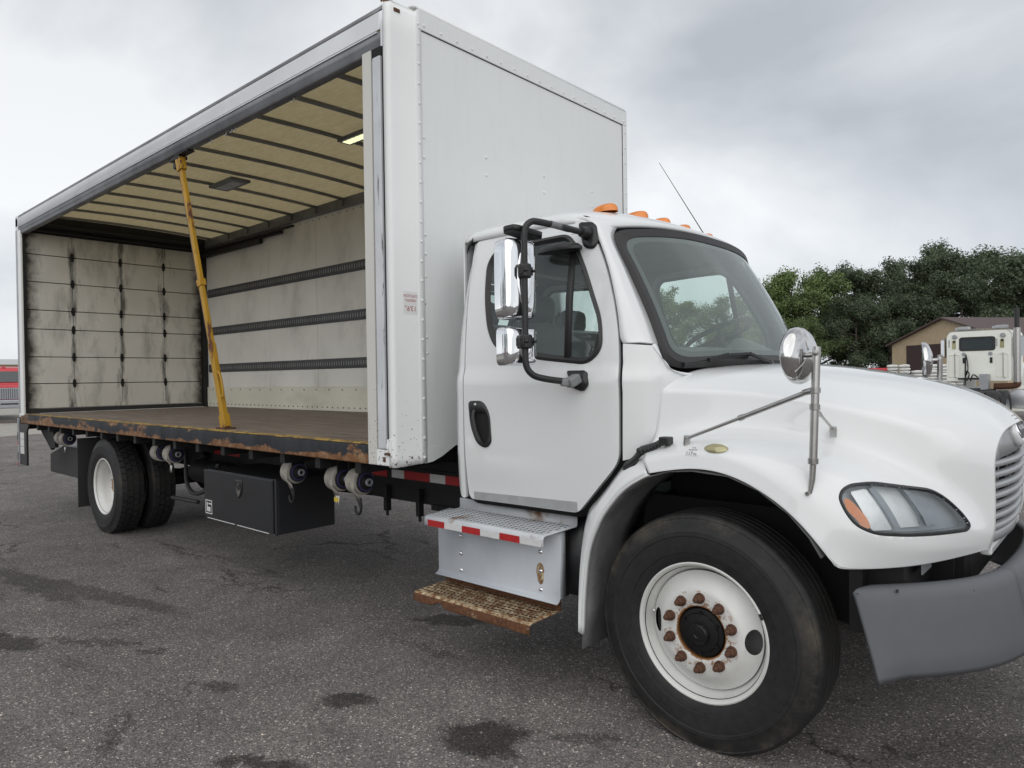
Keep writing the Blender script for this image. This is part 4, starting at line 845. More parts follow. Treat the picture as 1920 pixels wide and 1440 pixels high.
# ------------------------------------------------------------------ cab
def hw(x, z):
    w_ = 1.10
    if z < 1.35: w_ -= .1 * (1.35 - z) ** 2
    w_ -= .018 * smoothstep(1.62, 1.70, z)
    if z > 1.64: w_ -= .155 * ((z - 1.64) / .81) ** 1.6
    if x > -.5: w_ -= 1.7 * (x + .5) ** 2
    if x > -.31: w_ -= 9 * (x + .31) ** 2
    if x < -1.52: w_ -= 8 * (x + 1.52) ** 2
    zc = 1.205 + .09 * smoothstep(-1.33, -1.45, x); fd = smoothstep(-.70, -1.25, x) * (1 if x > -1.46 else 0)
    w_ += .011 * fd * smoothstep(zc + .012, zc - .02, z) * smoothstep(.98, 1.15, z)
    return w_
side = lambda s, off=0.0: (lambda x, z: (x, s * (hw(x, z) + off), z))
door_o = rpoly([(-1.472, .938), (-.690, .946), (-.434, 1.222), (-.430, 1.56), (-.448, 1.836), (-.476, 1.969), (-.556, 2.192), (-.672, 2.393), (-.760, 2.482), (-1.555, 2.462), (-1.492, 1.75), (-1.490, 1.2)], [.04, .03, .06, .1, .1, .1, .1, .05, .06, .05, .3, .1])
win_o = rpoly([(-1.332, 1.91), (-1.262, 1.806), (-.96, 1.738), (-.62, 1.702), (-.534, 1.775), (-.552, 1.93), (-.609, 2.047), (-.679, 2.193), (-.763, 2.332), (-.835, 2.405), (-1.07, 2.404), (-1.36, 2.392), (-1.412, 2.31), (-1.386, 2.1)], [.06, .1, .1, .09, .08, .1, .1, .1, .05, .06, .2, .06, .06, .2])
for s in (-1, 1):
    d_ = patch(door_o, [win_o], side(s), .045, True).build('cab_door', 'white', truck, solid=.03, ang=50)
    wi_in = inset(win_o, .030); wi_mid = inset(win_o, .012)
    g = ring(inset(win_o, -.004), wi_mid, side(s, .002), side(s, .012)); k = ring(wi_mid, wi_in, side(s, .012), side(s, -.012)); g.add(k.v, k.f); g.build('window_seal', 'rubber', d_, ang=60)
    patch(inset(win_o, .024), [], side(s, -.012), .09, True).build('window_pane', 'sideglass', d_, ang=60)
    g = G(); pts = [(-.80 + .012 * 0, 2.40), (-.775, 2.05), (-.755, 1.73)]
    g.grid([[ (x + dx, s * (hw(x, z) + .000), z) for x, z in pts] for dx in (-.017, .017)]); g.build('window_bar', 'rubber', d_, solid=.02)
    # handle
    ho = rpoly([(-1.452, 1.508), (-1.335, 1.512), (-1.285, 1.44), (-1.272, 1.275), (-1.315, 1.240), (-1.385, 1.262), (-1.436, 1.36)], [.03, .05, .08, .03, .05, .07, .12])
    hi = rpoly([(-1.432, 1.43), (-1.315, 1.445), (-1.292, 1.38), (-1.295, 1.295), (-1.33, 1.262), (-1.38, 1.285), (-1.418, 1.36)], [.02, .04, .05, .03, .03, .04, .05])
    h_ = patch(ho, [hi], side(s, .006), .03).build('door_handle', 'black', d_, solid=.012, ang=50)
    patch(hi, [], side(s, .001), .04).build('handle_cup', 'gap', d_)
    g = G(); g.tube(catmull([(-1.398, s * (hw(-1.4, 1.44) + .006), 1.455), (-1.396, s * (hw(-1.4, 1.40) + .02), 1.42), (-1.372, s * (hw(-1.38, 1.34) + .024), 1.34), (-1.345, s * (hw(-1.35, 1.3) + .02), 1.285), (-1.335, s * (hw(-1.35, 1.3) + .004), 1.262)], 4), .011, 8); g.build('handle_lever', 'black', d_)
    g = G(); dome(g, (-1.395, s * (hw(-1.395, 1.487) + .006), 1.487), (0, s, 0), .012); g.build('door_lock', 'stainless', d_)
    patch([(-1.432, .938), (-.693, .950), (-.693, 1.002), (-1.432, .984)], [], side(s, .002), .1).build('guard_plate', 'steelplate', d_, smooth=False)
    # rear pillar strip and cab corner
    patch(rpoly([(-1.50, .938), (-1.500, 1.75), (-1.568, 2.462), (-1.64, 2.46), (-1.595, 1.75), (-1.575, 1.0), (-1.54, .938)], [.02, .2, .01, .01, .2, .06, .02]), [], side(s), .045, True).build('rear_pillar', 'white', truck, solid=.02, ang=60)
    # cowl side below the pillar
    patch([(-.416, 1.232), (-.412, 1.56), (-.424, 1.798), (-.30, 1.786), (-.235, 1.66), (-.17, 1.60), (-.17, 1.30)], [], side(s), .04, True).build('cowl_side', 'white', truck, solid=.02, ang=60)
# dark inner shell behind the gaps
for s in (-1, 1):
    patch(inset(door_o, -.03), [inset(win_o, -.03)], side(s, -.035), .09).build('door_jamb', 'gap', truck, solid=.01)
# windscreen: bottom curve and top curve as functions of the lateral position
def ws_pt(u, v):
    a = abs(u); yb, yt = .925 * u, .862 * u
    b_ = Vector((-.055 - .215 * a ** 2.4, yb, 1.690 - .022 * a ** 3)); t_ = Vector((-.478 - .165 * a ** 2.4, yt, 2.462 - .055 * a ** 3))
    p = b_.lerp(t_, v); p.x += .03 * 4 * v * (1 - v); return p
def ws_n(u, v):
    e_ = .01; return (ws_pt(u + e_, v) - ws_pt(u - e_, v)).cross(ws_pt(u, v + e_) - ws_pt(u, v - e_)).normalized()
def wsm(off): return lambda u, v: tuple(ws_pt(u, v) + ws_n(u, v) * off)
ws_o = rpoly([(-1, 0), (1, 0), (1, 1), (-1, 1)], [.13, .13, .13, .13], 8)
ws_o = dense(ws_o, .08)
def wsin(d_): return [(u * (1 - d_ * 1.05), .5 + (v - .5) * (1 - d_ * 2.5)) for u, v in ws_o]
g = patch(wsin(.045), [], wsm(.0), .09, True); wsd = g.build('windshield', 'windshield', truck, ang=60)
g = ring(ws_o, wsin(.02), wsm(-.005), wsm(.018)); k = ring(wsin(.02), wsin(.055), wsm(.018), wsm(.004)); g.add(k.v, k.f); g.build('windshield_seal', 'rubber', wsd, ang=70)
# dark band printed round the glass
g = ring(wsin(.055), wsin(.085), wsm(-.002), wsm(-.002)); g.build('glass_border', 'bumper', wsd)
# A pillars: loft from the door gap to the windscreen edge
for s in (-1, 1):
    A = [(-.424, 1.802), (-.441, 1.836), (-.466, 1.969), (-.545, 2.192), (-.659, 2.393), (-.742, 2.482), (-.84, 2.498)]
    rows = []
    for i, (x, z) in enumerate(A):
        a = Vector((x, s * hw(x, z), z)); v = [.17, .22, .40, .70, .93, 1.02, 1.02][i]
        b_ = ws_pt(s * 1.0, min(v, 1.0)) + Vector((0, 0, 0)); 
        if i == 6: a = Vector((x, s * (hw(x, z) - .004), z)); b_ = ws_pt(s * .80, 1.0) + Vector((-.07, 0, .035))
        elif i >= 4: b_ = ws_pt(s * (.985 if i == 4 else .90), min(v, 1.0)) + Vector((-.02 * (i == 5), 0, .02 * (i == 5)))
        mid = (a + b_) / 2 + Vector((.012, s * .022, .006)); rows.append([a, a.lerp(mid, .5) + Vector((.004, s * .008, 0)), mid, mid.lerp(b_, .5) + Vector((.006, s * .006, 0)), b_])
    R2 = [catmull([r[j] for r in rows], 4) for j in range(5)]
    g = G(); g.grid(R2); g.build('windshield_pillar', 'white', truck, solid=.02, ang=70)
# cowl corner between the screen base, cowl side and hood
for s in (-1, 1):
    rows = []
    for (ax_, az_), (u, v, dx, dz) in zip(((-.30, 1.786), (-.278, 1.743), (-.256, 1.70), (-.235, 1.66), (-.20, 1.628), (-.17, 1.60), (-.14, 1.57)), ((1, .165, 0, 0), (1, .085, 0, 0), (1, .02, 0, -.004), (.965, 0, .012, -.014), (.90, 0, .022, -.024), (.80, 0, .03, -.032), (.6, 0, .04, -.04))):
        a = Vector((ax_, s * hw(ax_, az_), az_)); b_ = ws_pt(s * u, v) + Vector((dx, 0, dz)); m_ = (a + b_) / 2 + Vector((.012, s * .014, .008)); rows.append([a, a.lerp(m_, .5) + Vector((.004, s * .005, .002)), m_, m_.lerp(b_, .5) + Vector((.003, s * .004, .003)), b_])
    g = G(); g.grid([catmull([r[k] for r in rows], 4) for k in range(5)]); g.build('cowl_corner', 'white', truck, solid=.008, ang=80)
g = G(); rows = []
for v, dz, dx in ((0, .0, -.02), (0, -.030, .03), (0, -.10, .14)): rows.append([ws_pt(u, v) + Vector((dx, 0, dz)) for u in [-.66 + i * .066 for i in range(21)]])
g.grid(rows); g.build('cowl_panel', 'black', truck, solid=.01, out=(0, 0, 1))
# roof
rows = []
for t_ in (0, .03, .08, .2, .4, .6, .74, .83, .90, .95, 1.0):
    row = []
    for i in range(33):
        ph = -PI / 2 + PI * i / 32; sy = sin(ph); sgn = 1 if sy >= 0 else -1
        yy = sgn * abs(sy) ** .72; cz = max(0, cos(ph)) ** .62
        fx, fz = ws_pt(max(-.97, min(.97, yy)), 1.0).x - .012, ws_pt(yy, 1.0).z + .016
        half = .928; x = -1.64 + t_ * (fx + 1.64)
        h = .135 * (1 - max(0, (t_ - .62) / .38) ** 2.2) * min(1, .25 + (t_ / .08) ** .5 * .75 if t_ < .08 else 1)
        zb = 2.468 * (1 - max(0, (t_ - .7) / .3) ** 2) + fz * max(0, (t_ - .7) / .3) ** 2
        row.append((x, yy * (half - .02 * max(0, (t_ - .8) / .2)), zb + h * cz))
    rows.append(row)
g = G(); g.grid(rows); roof = g.build('cab_roof', 'white', truck, solid=.02, ang=70)
rw = rpoly([(-.78, 1.98), (.78, 1.98), (.78, 2.33), (-.78, 2.33)], .08)
cbk = patch([(-.93, .95), (.93, .95), (.93, 2.50), (-.93, 2.50)], [rw], lambda y, z: (-1.65, y, z), .2).build('cab_back', 'white', truck, solid=.012, smooth=False, out=(-1, 0, 0))
patch(rw, [], lambda y, z: (-1.644, y, z), .3).build('rear_window', 'sideglass', cbk, smooth=False)
for s in (-1, 1):
    g = G(); g.grid([[(-1.655, s * .90, 2.40), (-1.60, s * .945, 2.43), (-1.57, s * .945, 2.466)], [(-1.655, s * .86, 2.47), (-1.60, s * .915, 2.505), (-1.57, s * .915, 2.51)]]); g.build('corner_moulding', 'black', truck, solid=.012)
for y, zz in ((-.60, 2.590), (-.27, 2.602), (0, 2.604), (.27, 2.602), (.60, 2.590)):
    g = G(); x = -.80; rows = []
    for a, h in ((1, 0), (.96, .45), (.78, .8), (.45, .98), (0.02, 1.0)):
        rows.append([(x - .03 + .085 * a * cos(2 * PI * j / 20) + .03 * (1 - a), y + .048 * a * sin(2 * PI * j / 20), zz - .016 + .046 * h) for j in range(21)])
    g.grid(rows); g.build('marker_lamp', 'amber', roof, ang=80)
g = G(); g.tube([(-.905, .90, 2.53), (-.915, .905, 2.60)], .012, 8); g.tube([(-.915, .905, 2.60), (-1.39, 1.0, 3.325)], [.0045, .002], 6); g.build('antenna', 'black', roof)
# interior
g = G(); g.box((-1.60, -.98, .96), (-.68, .98, 1.0)); g.build('cab_floor', 'cabin', truck, smooth=False)
patch([(-.92, 1.0), (.92, 1.0), (.92, 2.46), (-.92, 2.46)], [inset(rw, -.02)], lambda y, z: (-1.61, y, z), .2).build('cab_lining', 'cabin', truck, solid=.012, smooth=False, out=(1, 0, 0))
rows = [[(-1.6 + i * .12, y, 2.455 + .06 * (1 - (y / .9) ** 2)) for i in range(8)] for y in (-.88, -.5, 0, .5, .88)]
g = G(); g.grid(rows); g.build('headliner', 'cabin', truck)
g = G(); rows = []
for j in range(13):
    u = -.95 + j * .158; b_ = ws_pt(u, 0.03); hmp = .05 * smoothstep(.0, .12, u) * smoothstep(.85, .6, u)
    rows.append([(b_.x - .02, b_.y, b_.z - .01), (b_.x - .15, b_.y, b_.z + .035 + hmp * .6), (b_.x - .32, b_.y * .97, b_.z + .085 + hmp * 1.3), (b_.x - .43, b_.y * .97, b_.z + .04), (b_.x - .46, b_.y * .97, b_.z - .45)])
g.grid(rows); g.build('dashboard', 'dash', truck, ang=70)
g = G(); c = Vector((-.66, .47, 1.90)); ax = Vector((-.42, 0, .9)).normalized(); u_ = ax.orthogonal().normalized(); v_ = ax.cross(u_)
g.tube([c + (u_ * cos(2 * PI * i / 28) + v_ * sin(2 * PI * i / 28)) * .225 for i in range(29)], .016, 8, caps=False)
for a in (.3, 2.4, 4.5): g.tube([c - ax * .02, c + (u_ * cos(a) + v_ * sin(a)) * .22], .012, 6)
g.tube([c, c - ax * .35], .03, 8); g.build('steering_wheel', 'black', truck)
for y in (-.52, .50):
    g = G(); g.box((-1.35, y - .25, 1.22), (-.86, y + .25, 1.36)); se = g.build('seat', 'seat', truck, bevel=.05)
    g = G(); g.box((-1.46, y - .24, 1.33), (-1.33, y + .24, 1.98)); g.box((-1.45, y - .14, 1.985), (-1.35, y + .14, 2.16)); g.build('seat_back', 'seat', se, bevel=.05)
# ------------------------------------------------------------------ hood and fenders (control cage, subdivided)
cage = [
 [(-.10, 0, 1.700), (.07, 0, 1.702), (.24, 0, 1.687), (.43, 0, 1.657), (.61, 0, 1.624), (.76, 0, 1.582), (.88, 0, 1.535), (.98, 0, 1.477), (1.035, 0, 1.405)],
 [(-.13, -.45, 1.694), (.05, -.42, 1.692), (.22, -.39, 1.677), (.41, -.35, 1.647), (.59, -.33, 1.617), (.75, -.30, 1.574), (.87, -.27, 1.527), (.97, -.23, 1.467), (1.03, -.20, 1.40)],
 [(-.21, -.84, 1.668), (.0, -.79, 1.662), (.19, -.735, 1.645), (.38, -.67, 1.615), (.56, -.625, 1.585), (.72, -.565, 1.54), (.84, -.505, 1.495), (.95, -.43, 1.435), (1.015, -.385, 1.385)],
 [(-.27, -.980, 1.575), (-.01, -.942, 1.572), (.18, -.897, 1.552), (.37, -.843, 1.522), (.55, -.783, 1.48), (.70, -.722, 1.435), (.82, -.655, 1.385), (.93, -.575, 1.33), (1.0, -.48, 1.285)],
 [(-.275, -.995, 1.45), (-.0, -.955, 1.46), (.18, -.912, 1.453), (.37, -.858, 1.42), (.54, -.798, 1.375), (.69, -.738, 1.315), (.80, -.672, 1.25), (.915, -.588, 1.175), (1.005, -.481, 1.115)],
 [(-.28, -1.015, 1.325), (0, -.975, 1.378), (.18, -.932, 1.378), (.36, -.882, 1.357), (.53, -.825, 1.312), (.68, -.765, 1.245), (.79, -.698, 1.165), (.91, -.605, 1.07), (1.003, -.482, .985)],
 [(-.275, -1.11, 1.305), (0, -1.11, 1.372), (.18, -1.11, 1.373), (.34, -1.10, 1.35), (.50, -1.09, 1.305), (.66, -1.055, 1.24), (.765, -.985, 1.17), (.895, -.80, 1.055), (.998, -.482, .955)],
 [(-.245, -1.185, 1.255), (0, -1.187, 1.315), (.17, -1.187, 1.308), (.315, -1.187, 1.265), (.465, -1.185, 1.19), (.605, -1.162, 1.08), (.70, -1.105, 1.01), (.858, -.885, .945), (.99, -.482, .925)],
 [(-.205, -1.203, 1.200), (0, -1.205, 1.245), (.16, -1.205, 1.233), (.292, -1.205, 1.182), (.425, -1.205, 1.100), (.528, -1.200, .990), (.590, -1.175, .893), (.815, -.925, .885), (.985, -.482, .902)],
 [(-.205, -1.185, 1.198), (0, -1.187, 1.243), (.16, -1.187, 1.231), (.290, -1.187, 1.180), (.423, -1.187, 1.098), (.523, -1.182, .990), (.582, -1.157, .897), (.805, -.91, .889), (.975, -.475, .906)]]
bm = bmesh.new(); nr = len(cage); nc = len(cage[0]); cvl = bm.verts.layers.float.new('crease_vert'); cl = bm.edges.layers.float.new('crease_edge')
full = [[(x, -y, z) for x, y, z in r] for r in cage[:0:-1]] + cage
vv = [[bm.verts.new(p) for p in r] for r in full]
for i in range(len(full) - 1):
    for j in range(nc - 1): bm.faces.new((vv[i][j], vv[i + 1][j], vv[i + 1][j + 1], vv[i][j + 1]))
for i, r in enumerate(vv):
    for j in range(nc - 1):
        if i in (1, len(vv) - 2):
            bm.edges.get((r[j], r[j + 1]))[cl] = .75
        if i in (2, len(vv) - 3): bm.edges.get((r[j], r[j + 1]))[cl] = .35
        if i in (6, len(vv) - 7): bm.edges.get((r[j], r[j + 1]))[cl] = .45 if j < 6 else .2
for i in (0, 1, len(vv) - 2, len(vv) - 1): vv[i][6][cvl] = .85
bmesh.ops.recalc_face_normals(bm, faces=bm.faces)
me = bpy.data.meshes.new('hood_cage'); bm.to_mesh(me); bm.free()
tmp = bpy.data.objects.new('hood_cage', me); col.objects.link(tmp); md = tmp.modifiers.new('s', 'SUBSURF'); md.levels = 4; md.render_levels = 4; md.boundary_smooth = 'PRESERVE_CORNERS'
dg = bpy.context.evaluated_depsgraph_get(); dg.update(); hm = bpy.data.meshes.new_from_object(tmp.evaluated_get(dg)); bpy.data.objects.remove(tmp)
bm = bmesh.new(); bm.from_mesh(hm); bm.normal_update(); hood_bvh = BVHTree.FromBMesh(bm)
# headlamp outline in (a, z): a runs along the horizontal direction LA on the fender front
LD = Vector((.80, -.60, 0)).normalized(); LA = Vector((.60, .80, 0)).normalized(); LO = Vector((.78, -1.0, 0))
def hood_hit(a, z, off=0):
    o_ = LO + LA * a + Vector((0, 0, z)); h = hood_bvh.ray_cast(o_ + LD * 1.5, -LD)
    if h[0] is None: return tuple(o_)
    return tuple(h[0] + h[1] * (off if h[1].dot(LD) > 0 else -off))
LAMP = rpoly([(-.217, 1.158), (-.198, 1.187), (-.157, 1.206), (-.061, 1.211), (.086, 1.187), (.253, 1.160), (.308, 1.128), (.361, 1.070), (.388, 1.020), (.362, 1.004), (.183, 1.009), (.024, 1.017), (-.112, 1.031), (-.179, 1.062), (-.207, 1.105)], [.02, .02, .03, .05, .06, .05, .04, .03, .015, .02, .06, .06, .05, .03, .03], 4)
LAMP = dense(LAMP, .02)
cut = inset(LAMP, -.001)
kill = []
for f in bm.faces:
    c = f.calc_center_median()
    if f.normal.dot(LD) > .15 and c.x > .4 and c.z < 1.3:
        for sgn in (1, -1):
            q = Vector((c.x, c.y * sgn, c.z))
            if q.y < 0 and pip(((q - LO).dot(LA), q.z), cut): kill.append(f); break
    elif f.normal.dot(Vector((LD.x, -LD.y, 0))) > .15 and c.x > .4 and c.z < 1.3 and c.y > 0:
        q = Vector((c.x, -c.y, c.z))
        if pip(((q - LO).dot(LA), q.z), cut): kill.append(f)
bmesh.ops.delete(bm, geom=list(set(kill)), context='FACES')
me = bpy.data.meshes.new('hood'); bm.to_mesh(me); bm.free()
hood = link('hood', me, 'white', truck, True, 0, .008, 80)

# headlamps: bezel, recessed bucket, reflectors, amber turn lens and clear cover
def lampmap(off, s=-1):
    def f_(a, z):
        p = hood_hit(a, z, off); return (p[0], p[1] * (-s), p[2])
    return f_
def deep(d_, s=-1):
    def f_(a, z):
        p = Vector(hood_hit(a, z, 0)) - LD * d_; return (p.x, p.y * (-s), p.z)
    return f_
for s in (-1, 1):
    g = ring(inset(LAMP, -.006), inset(LAMP, -.002), lampmap(.0003, s), lampmap(.004, s)); k = ring(inset(LAMP, -.002), inset(LAMP, .0045), lampmap(.004, s), lampmap(.004, s)); g.add(k.v, k.f); k = ring(inset(LAMP, .0045), inset(LAMP, .0065), lampmap(.004, s), deep(.014, s)); g.add(k.v, k.f)
    hl = g.build('headlamp', 'black', truck, ang=70)
    patch(inset(LAMP, .002), [], deep(.055, s), .05).build('lamp_bucket', 'lampgrey', hl)
    ring(inset(LAMP, .002), inset(LAMP, .001), deep(.004, s), deep(.056, s)).build('bucket_wall', 'lampgrey', hl)
    patch(rpoly([(-.150, 1.045), (-.165, 1.075), (-.196, 1.115), (-.200, 1.152), (-.183, 1.160), (-.160, 1.135), (-.128, 1.085), (-.118, 1.050)], .012), [], deep(.012, s), .03).build('turn_signal', 'amber', hl)
    for a0, a1, b0, b1, dd, mt in ((-.155, -.085, -.105, -.015, .030, 'reflector'), (-.082, -.052, -.010, .018, .020, 'lampgrey'), (-.048, .085, .022, .140, .045, 'reflector'), (.092, .124, .145, .168, .018, 'lampgrey'), (.128, .200, .172, .235, .040, 'lampgrey')):
        zt = lambda a: 1.197 - .00 - max(0, a + .03) * .19 - max(0, -.03 - a) * .15
        ol = [(b0, 1.036), (b1, 1.034), (a1, zt(a1)), (a0, zt(a0))]
        g = patch(rpoly(ol, .012), [], deep(dd, s), .03); g.build('reflector' if mt == 'reflector' else 'lamp_divider', mt, hl, ang=60)
    patch(inset(LAMP, .0055), [], lampmap(-.002, s), .04).build('lamp_cover', 'lens', hl, ang=80)
# grille: surround, slats, uprights, emblem
def gx(y, z): return 1.045 - .19 * (y / .48) ** 2 * .30 - .10 * (1.15 - z) * (1 if z < 1.15 else .15) - max(0, z - 1.30) * .25
gmap = lambda off: (lambda y, z: (gx(y, z) + off, y, z))
gr_o = rpoly([(-.482, .905), (.482, .905), (.487, 1.20), (.47, 1.325), (.30, 1.385), (.12, 1.40), (-.12, 1.40), (-.30, 1.385), (-.47, 1.325), (-.487, 1.20)], [.05, .05, .1, .08, .1, .05, .05, .1, .08, .1])
gr_i = rpoly([(-.440, .95), (.440, .95), (.450, 1.24), (.36, 1.27), (0, 1.285), (-.36, 1.27), (-.450, 1.24)], [.03, .03, .04, .05, .05, .05, .04])
g = patch(gr_o, [gr_i], gmap(-.012), .04); grl = g.build('grille', 'grille', truck, solid=.02, ang=60, out=(1, 0, 0))
patch(gr_i, [], gmap(-.07), .1).build('grille_backing', 'gap', grl)
for k in range(7):
    z = .975 + k * .0455; hwid = .438
    g = G(); prf = [(-.014, -.010), (.006, -.012), (.012, 0), (.006, .010), (-.014, .013)]
    g.grid([[(gx(y, z) - .012 + dx, y, z + dz) for dx, dz in prf] for y in [-hwid + i * hwid / 10 for i in range(21)]]); g.build('grille_slat', 'grille', grl, ang=60)
for y in (-.40, -.20, 0, .20, .40):
    g = G(); g.grid([[(gx(y, z) - .055, y + dy, z) for dy in (-.012, .012)] for z in (.955, 1.1, 1.265)]); g.build('grille_upright', 'grille', grl, solid=.01)
G().box((.94, -.45, .865), (.985, .45, .905)).build('nose_lip', 'white', grl, smooth=False, bevel=.01)
g = patch(rpoly([(-.11, 1.31), (.11, 1.31), (.15, 1.37), (.10, 1.435), (-.10, 1.435), (-.15, 1.37)], .03), [], lambda y, z: (1.062 - (z - 1.31) * .42, y, z), .03); eb = g.build('emblem_housing', 'white', grl, solid=.03, ang=60, out=(1, 0, 0))
g = patch(rpoly([(-.085, 1.335), (.085, 1.335), (.10, 1.375), (.07, 1.42), (-.07, 1.42), (-.10, 1.375)], .022), [], lambda y, z: (1.067 - (z - 1.31) * .42, y, z), .03); g.build('emblem_rim', 'chrome', eb, solid=.008, ang=60, out=(1, 0, 0))
g = patch(rpoly([(-.075, 1.342), (.075, 1.342), (.088, 1.375), (.062, 1.413), (-.062, 1.413), (-.088, 1.375)], .02), [], lambda y, z: (1.0685 - (z - 1.31) * .42, y, z), .03); g.build('emblem_field', 'ink', eb, ang=60)
vs, fs = text_geo('FREIGHTLINER', .026); mxw = max(abs(v.x) for v in vs); g = G()
g.add([(1.0712 - (.0618 + v.y) * .42, v.x * .072 / mxw, 1.3718 + v.y) for v in vs], fs); g.build('emblem_lettering', 'chrome', eb, smooth=False, fixn=False)
g = patch(rpoly([(.80, .02), (.86, .02), (.875, .10), (.81, .10)], .01), [], lambda x, y: (x, y, 1.60), .05)
hit = lambda x, y, off=.002: (lambda h: tuple(h[0] + h[1] * (off if h[1].z > 0 else -off)))(hood_bvh.ray_cast(Vector((x, y, 3)), Vector((0, 0, -1))))
patch(rpoly([(.805, .0), (.845, -.02), (.87, .09), (.83, .11)], .012), [], hit, .03).build('hood_vent', 'lampgrey', hood, solid=.004)
# fender side lamp, tyre-pressure sticker
SN = Vector((.02, -.75, .66)).normalized()
def fend(x, t_, off=.002):
    o_ = Vector((x, -1.160, 1.322)) + Vector((0, .66, .75)) * t_; h = hood_bvh.ray_cast(o_ + SN * .6, -SN); return tuple(h[0] + h[1] * (off if h[1].dot(SN) > 0 else -off))
def lampdome(x, t_):
    r2 = min(1, ((x - .102) / .053) ** 2 + (t_ / .026) ** 2); return fend(x, t_, .003 + .014 * math.sqrt(1 - r2))
patch([(.102 + .053 * cos(2 * PI * i / 28), .026 * sin(2 * PI * i / 28)) for i in range(28)], [], lampdome, .01).build('side_marker', 'oldlens', hood, ang=80)
patch([(-.012, -.032), (.052, -.032), (.052, .014), (-.012, .014)], [], lambda x, t_: fend(x - .018, t_ - .010), .02).build('pressure_sticker', 'white', hood, smooth=False)
g = G()
for s_, x_, t__, sz in (('TIRE', .018, .004, .010), ('PRESSURE', .018, -.008, .010), ('117', .006, -.030, .022), ('PSI', .034, -.030, .013)):
    vs, fs = text_geo(s_, sz); g.add([fend(x_ - .018 + v.x, t__ - .010 + v.y, .0032) for v in vs], fs)
g.build('sticker_lettering', 'ink', hood, smooth=False, fixn=False)
# hood latch: rubber strap between cowl and fender
g = G(); P_ = [(-.392, -1.108, 1.210), (-.33, -1.125, 1.245), (-.285, -1.135, 1.285), (-.22, -1.13, 1.315), (-.165, -1.12, 1.345)]
pp = catmull(P_, 4)
for i in range(len(pp) - 1): g.beam(pp[i], pp[i + 1], .040 if i < 9 else .034, .022, upv=(0, -.6, .8))
g.box((-.185, -1.150, 1.325), (-.135, -1.098, 1.362)); g.tube([(-.29, -1.155, 1.29), (-.27, -1.11, 1.305)], .016, 8); g.prism([(-.40, -1.13, 1.195), (-.30, -1.15, 1.25), (-.31, -1.15, 1.215), (-.36, -1.14, 1.19)], (0, .02, 0)); g.build('hood_latch', 'black', truck, bevel=.006)
g = G(); g.tube([(-.29, -1.13, 1.31), (-.20, -1.08, 1.34)], .004, 6); g.build('latch_wire', 'stainless', truck)
# fender strip behind the seam
lip = catmull([(-.214, -1.200, 1.196), (-.30, -1.203, 1.148), (-.37, -1.203, 1.094), (-.44, -1.203, 1.015), (-.49, -1.203, .941), (-.55, -1.203, .80), (-.58, -1.203, .60), (-.594, -1.203, .384)], 4)
inn = catmull([(-.285, -1.075, 1.285), (-.36, -1.085, 1.245), (-.425, -1.085, 1.195), (-.50, -1.085, 1.105), (-.565, -1.085, 1.03), (-.628, -1.09, .945), (-.622, -1.16, .74), (-.605, -1.196, .384)], 4)
for s in (-1, 1):
    rows = [[a, a.lerp(b_, .12) + Vector((-.004, -.006, .006)), a.lerp(b_, .4) + Vector((-.006, -.012, .010)), a.lerp(b_, .75) + Vector((-.003, -.006, .004)), b_] for a, b_ in zip(lip, inn)]
    g = G(); g.grid([[(p.x, p.y * -s, p.z) for p in r] for r in rows]); g.grid([[(a.x, a.y * -s, a.z), (a.x + .006, (a.y + .02) * -s, a.z - .004)] for a in lip]); g.build('fender_rear', 'white', truck, solid=.006, ang=60)
    # wheel-arch liner
    arc = [(-.600, .30), (-.588, .50), (-.572, .70), (-.545, .84), (-.48, .965), (-.38, 1.085), (-.26, 1.165), (-.12, 1.21), (0, 1.222), (.16, 1.212), (.29, 1.165), (.41, 1.085), (.49, 1.0), (.53, .93)]
    g = G(); g.grid([[(x + (.012 * sin(y * 40) if i % 4 == 1 else 0), y, z) for i, (x, z) in enumerate(arc)] for y in (s * 1.182, s * 1.10, s * 1.0, s * .9, s * .80)])
    g.build('arch_liner', 'darkgrey', truck, solid=.006, ang=50)
    g = G(); g.box((-.52, s * .71 - .01, .55), (.55, s * .71 + .01, 1.02)); g.box((-.12, s * .60 - .03, .5), (.12, s * .60 + .03, .9)); g.build('inner_wing', 'gap', truck, smooth=False)
# bumper
path = catmull([(.650, -1.172), (.715, -1.085), (.875, -.905), (1.0, -.700), (1.072, -.455), (1.092, -.2), (1.097, 0)], 5)
path = [Vector((p.x, p.y)) for p in path]; path += [Vector((p.x, -p.y)) for p in path[-2::-1]]
nr_ = []
for i, p in enumerate(path):
    t_ = (path[min(i + 1, len(path) - 1)] - path[max(i - 1, 0)]).normalized(); nr_.append(Vector((t_.y, -t_.x)))
bp = [(-.070, .816), (-.055, .825), (-.034, .825), (-.014, .817), (-.002, .800), (.006, .775), (.020, .70), (.038, .58), (.044, .520), (.038, .497)]
def bumper_rows(i0, i1):
    rows = []
    for i in range(i0, i1 + 1):
        e_ = min(i, len(path) - 1 - i); row = []
        for (o_, z) in bp:
            o_ = o_ * min(1, (e_ + .1) / 5.0); sh = max(0, .83 - z) * .26 * max(0, 1 - e_ / 7.0) ** 1.0; p = path[i] + nr_[i] * o_
            z2 = z
            row.append((p.x + sh, p.y + (.0), z2))
        rows.append(row)
    return rows
nP = len(path)
for nm, a, b_, mt in (('bumper_corner', 0, 20, 'bumper'), ('bumper_centre', 20, nP - 21, 'bumper'), ('bumper_corner', nP - 21, nP - 1, 'bumper')):
    g = G(); rw = bumper_rows(a, b_)
    if nm == 'bumper_centre': rw = [[(x - .004, y * .998, z) for x, y, z in r] for r in rw]
    g.grid(rw); g.build(nm, mt, truck, solid=.012, ang=50)
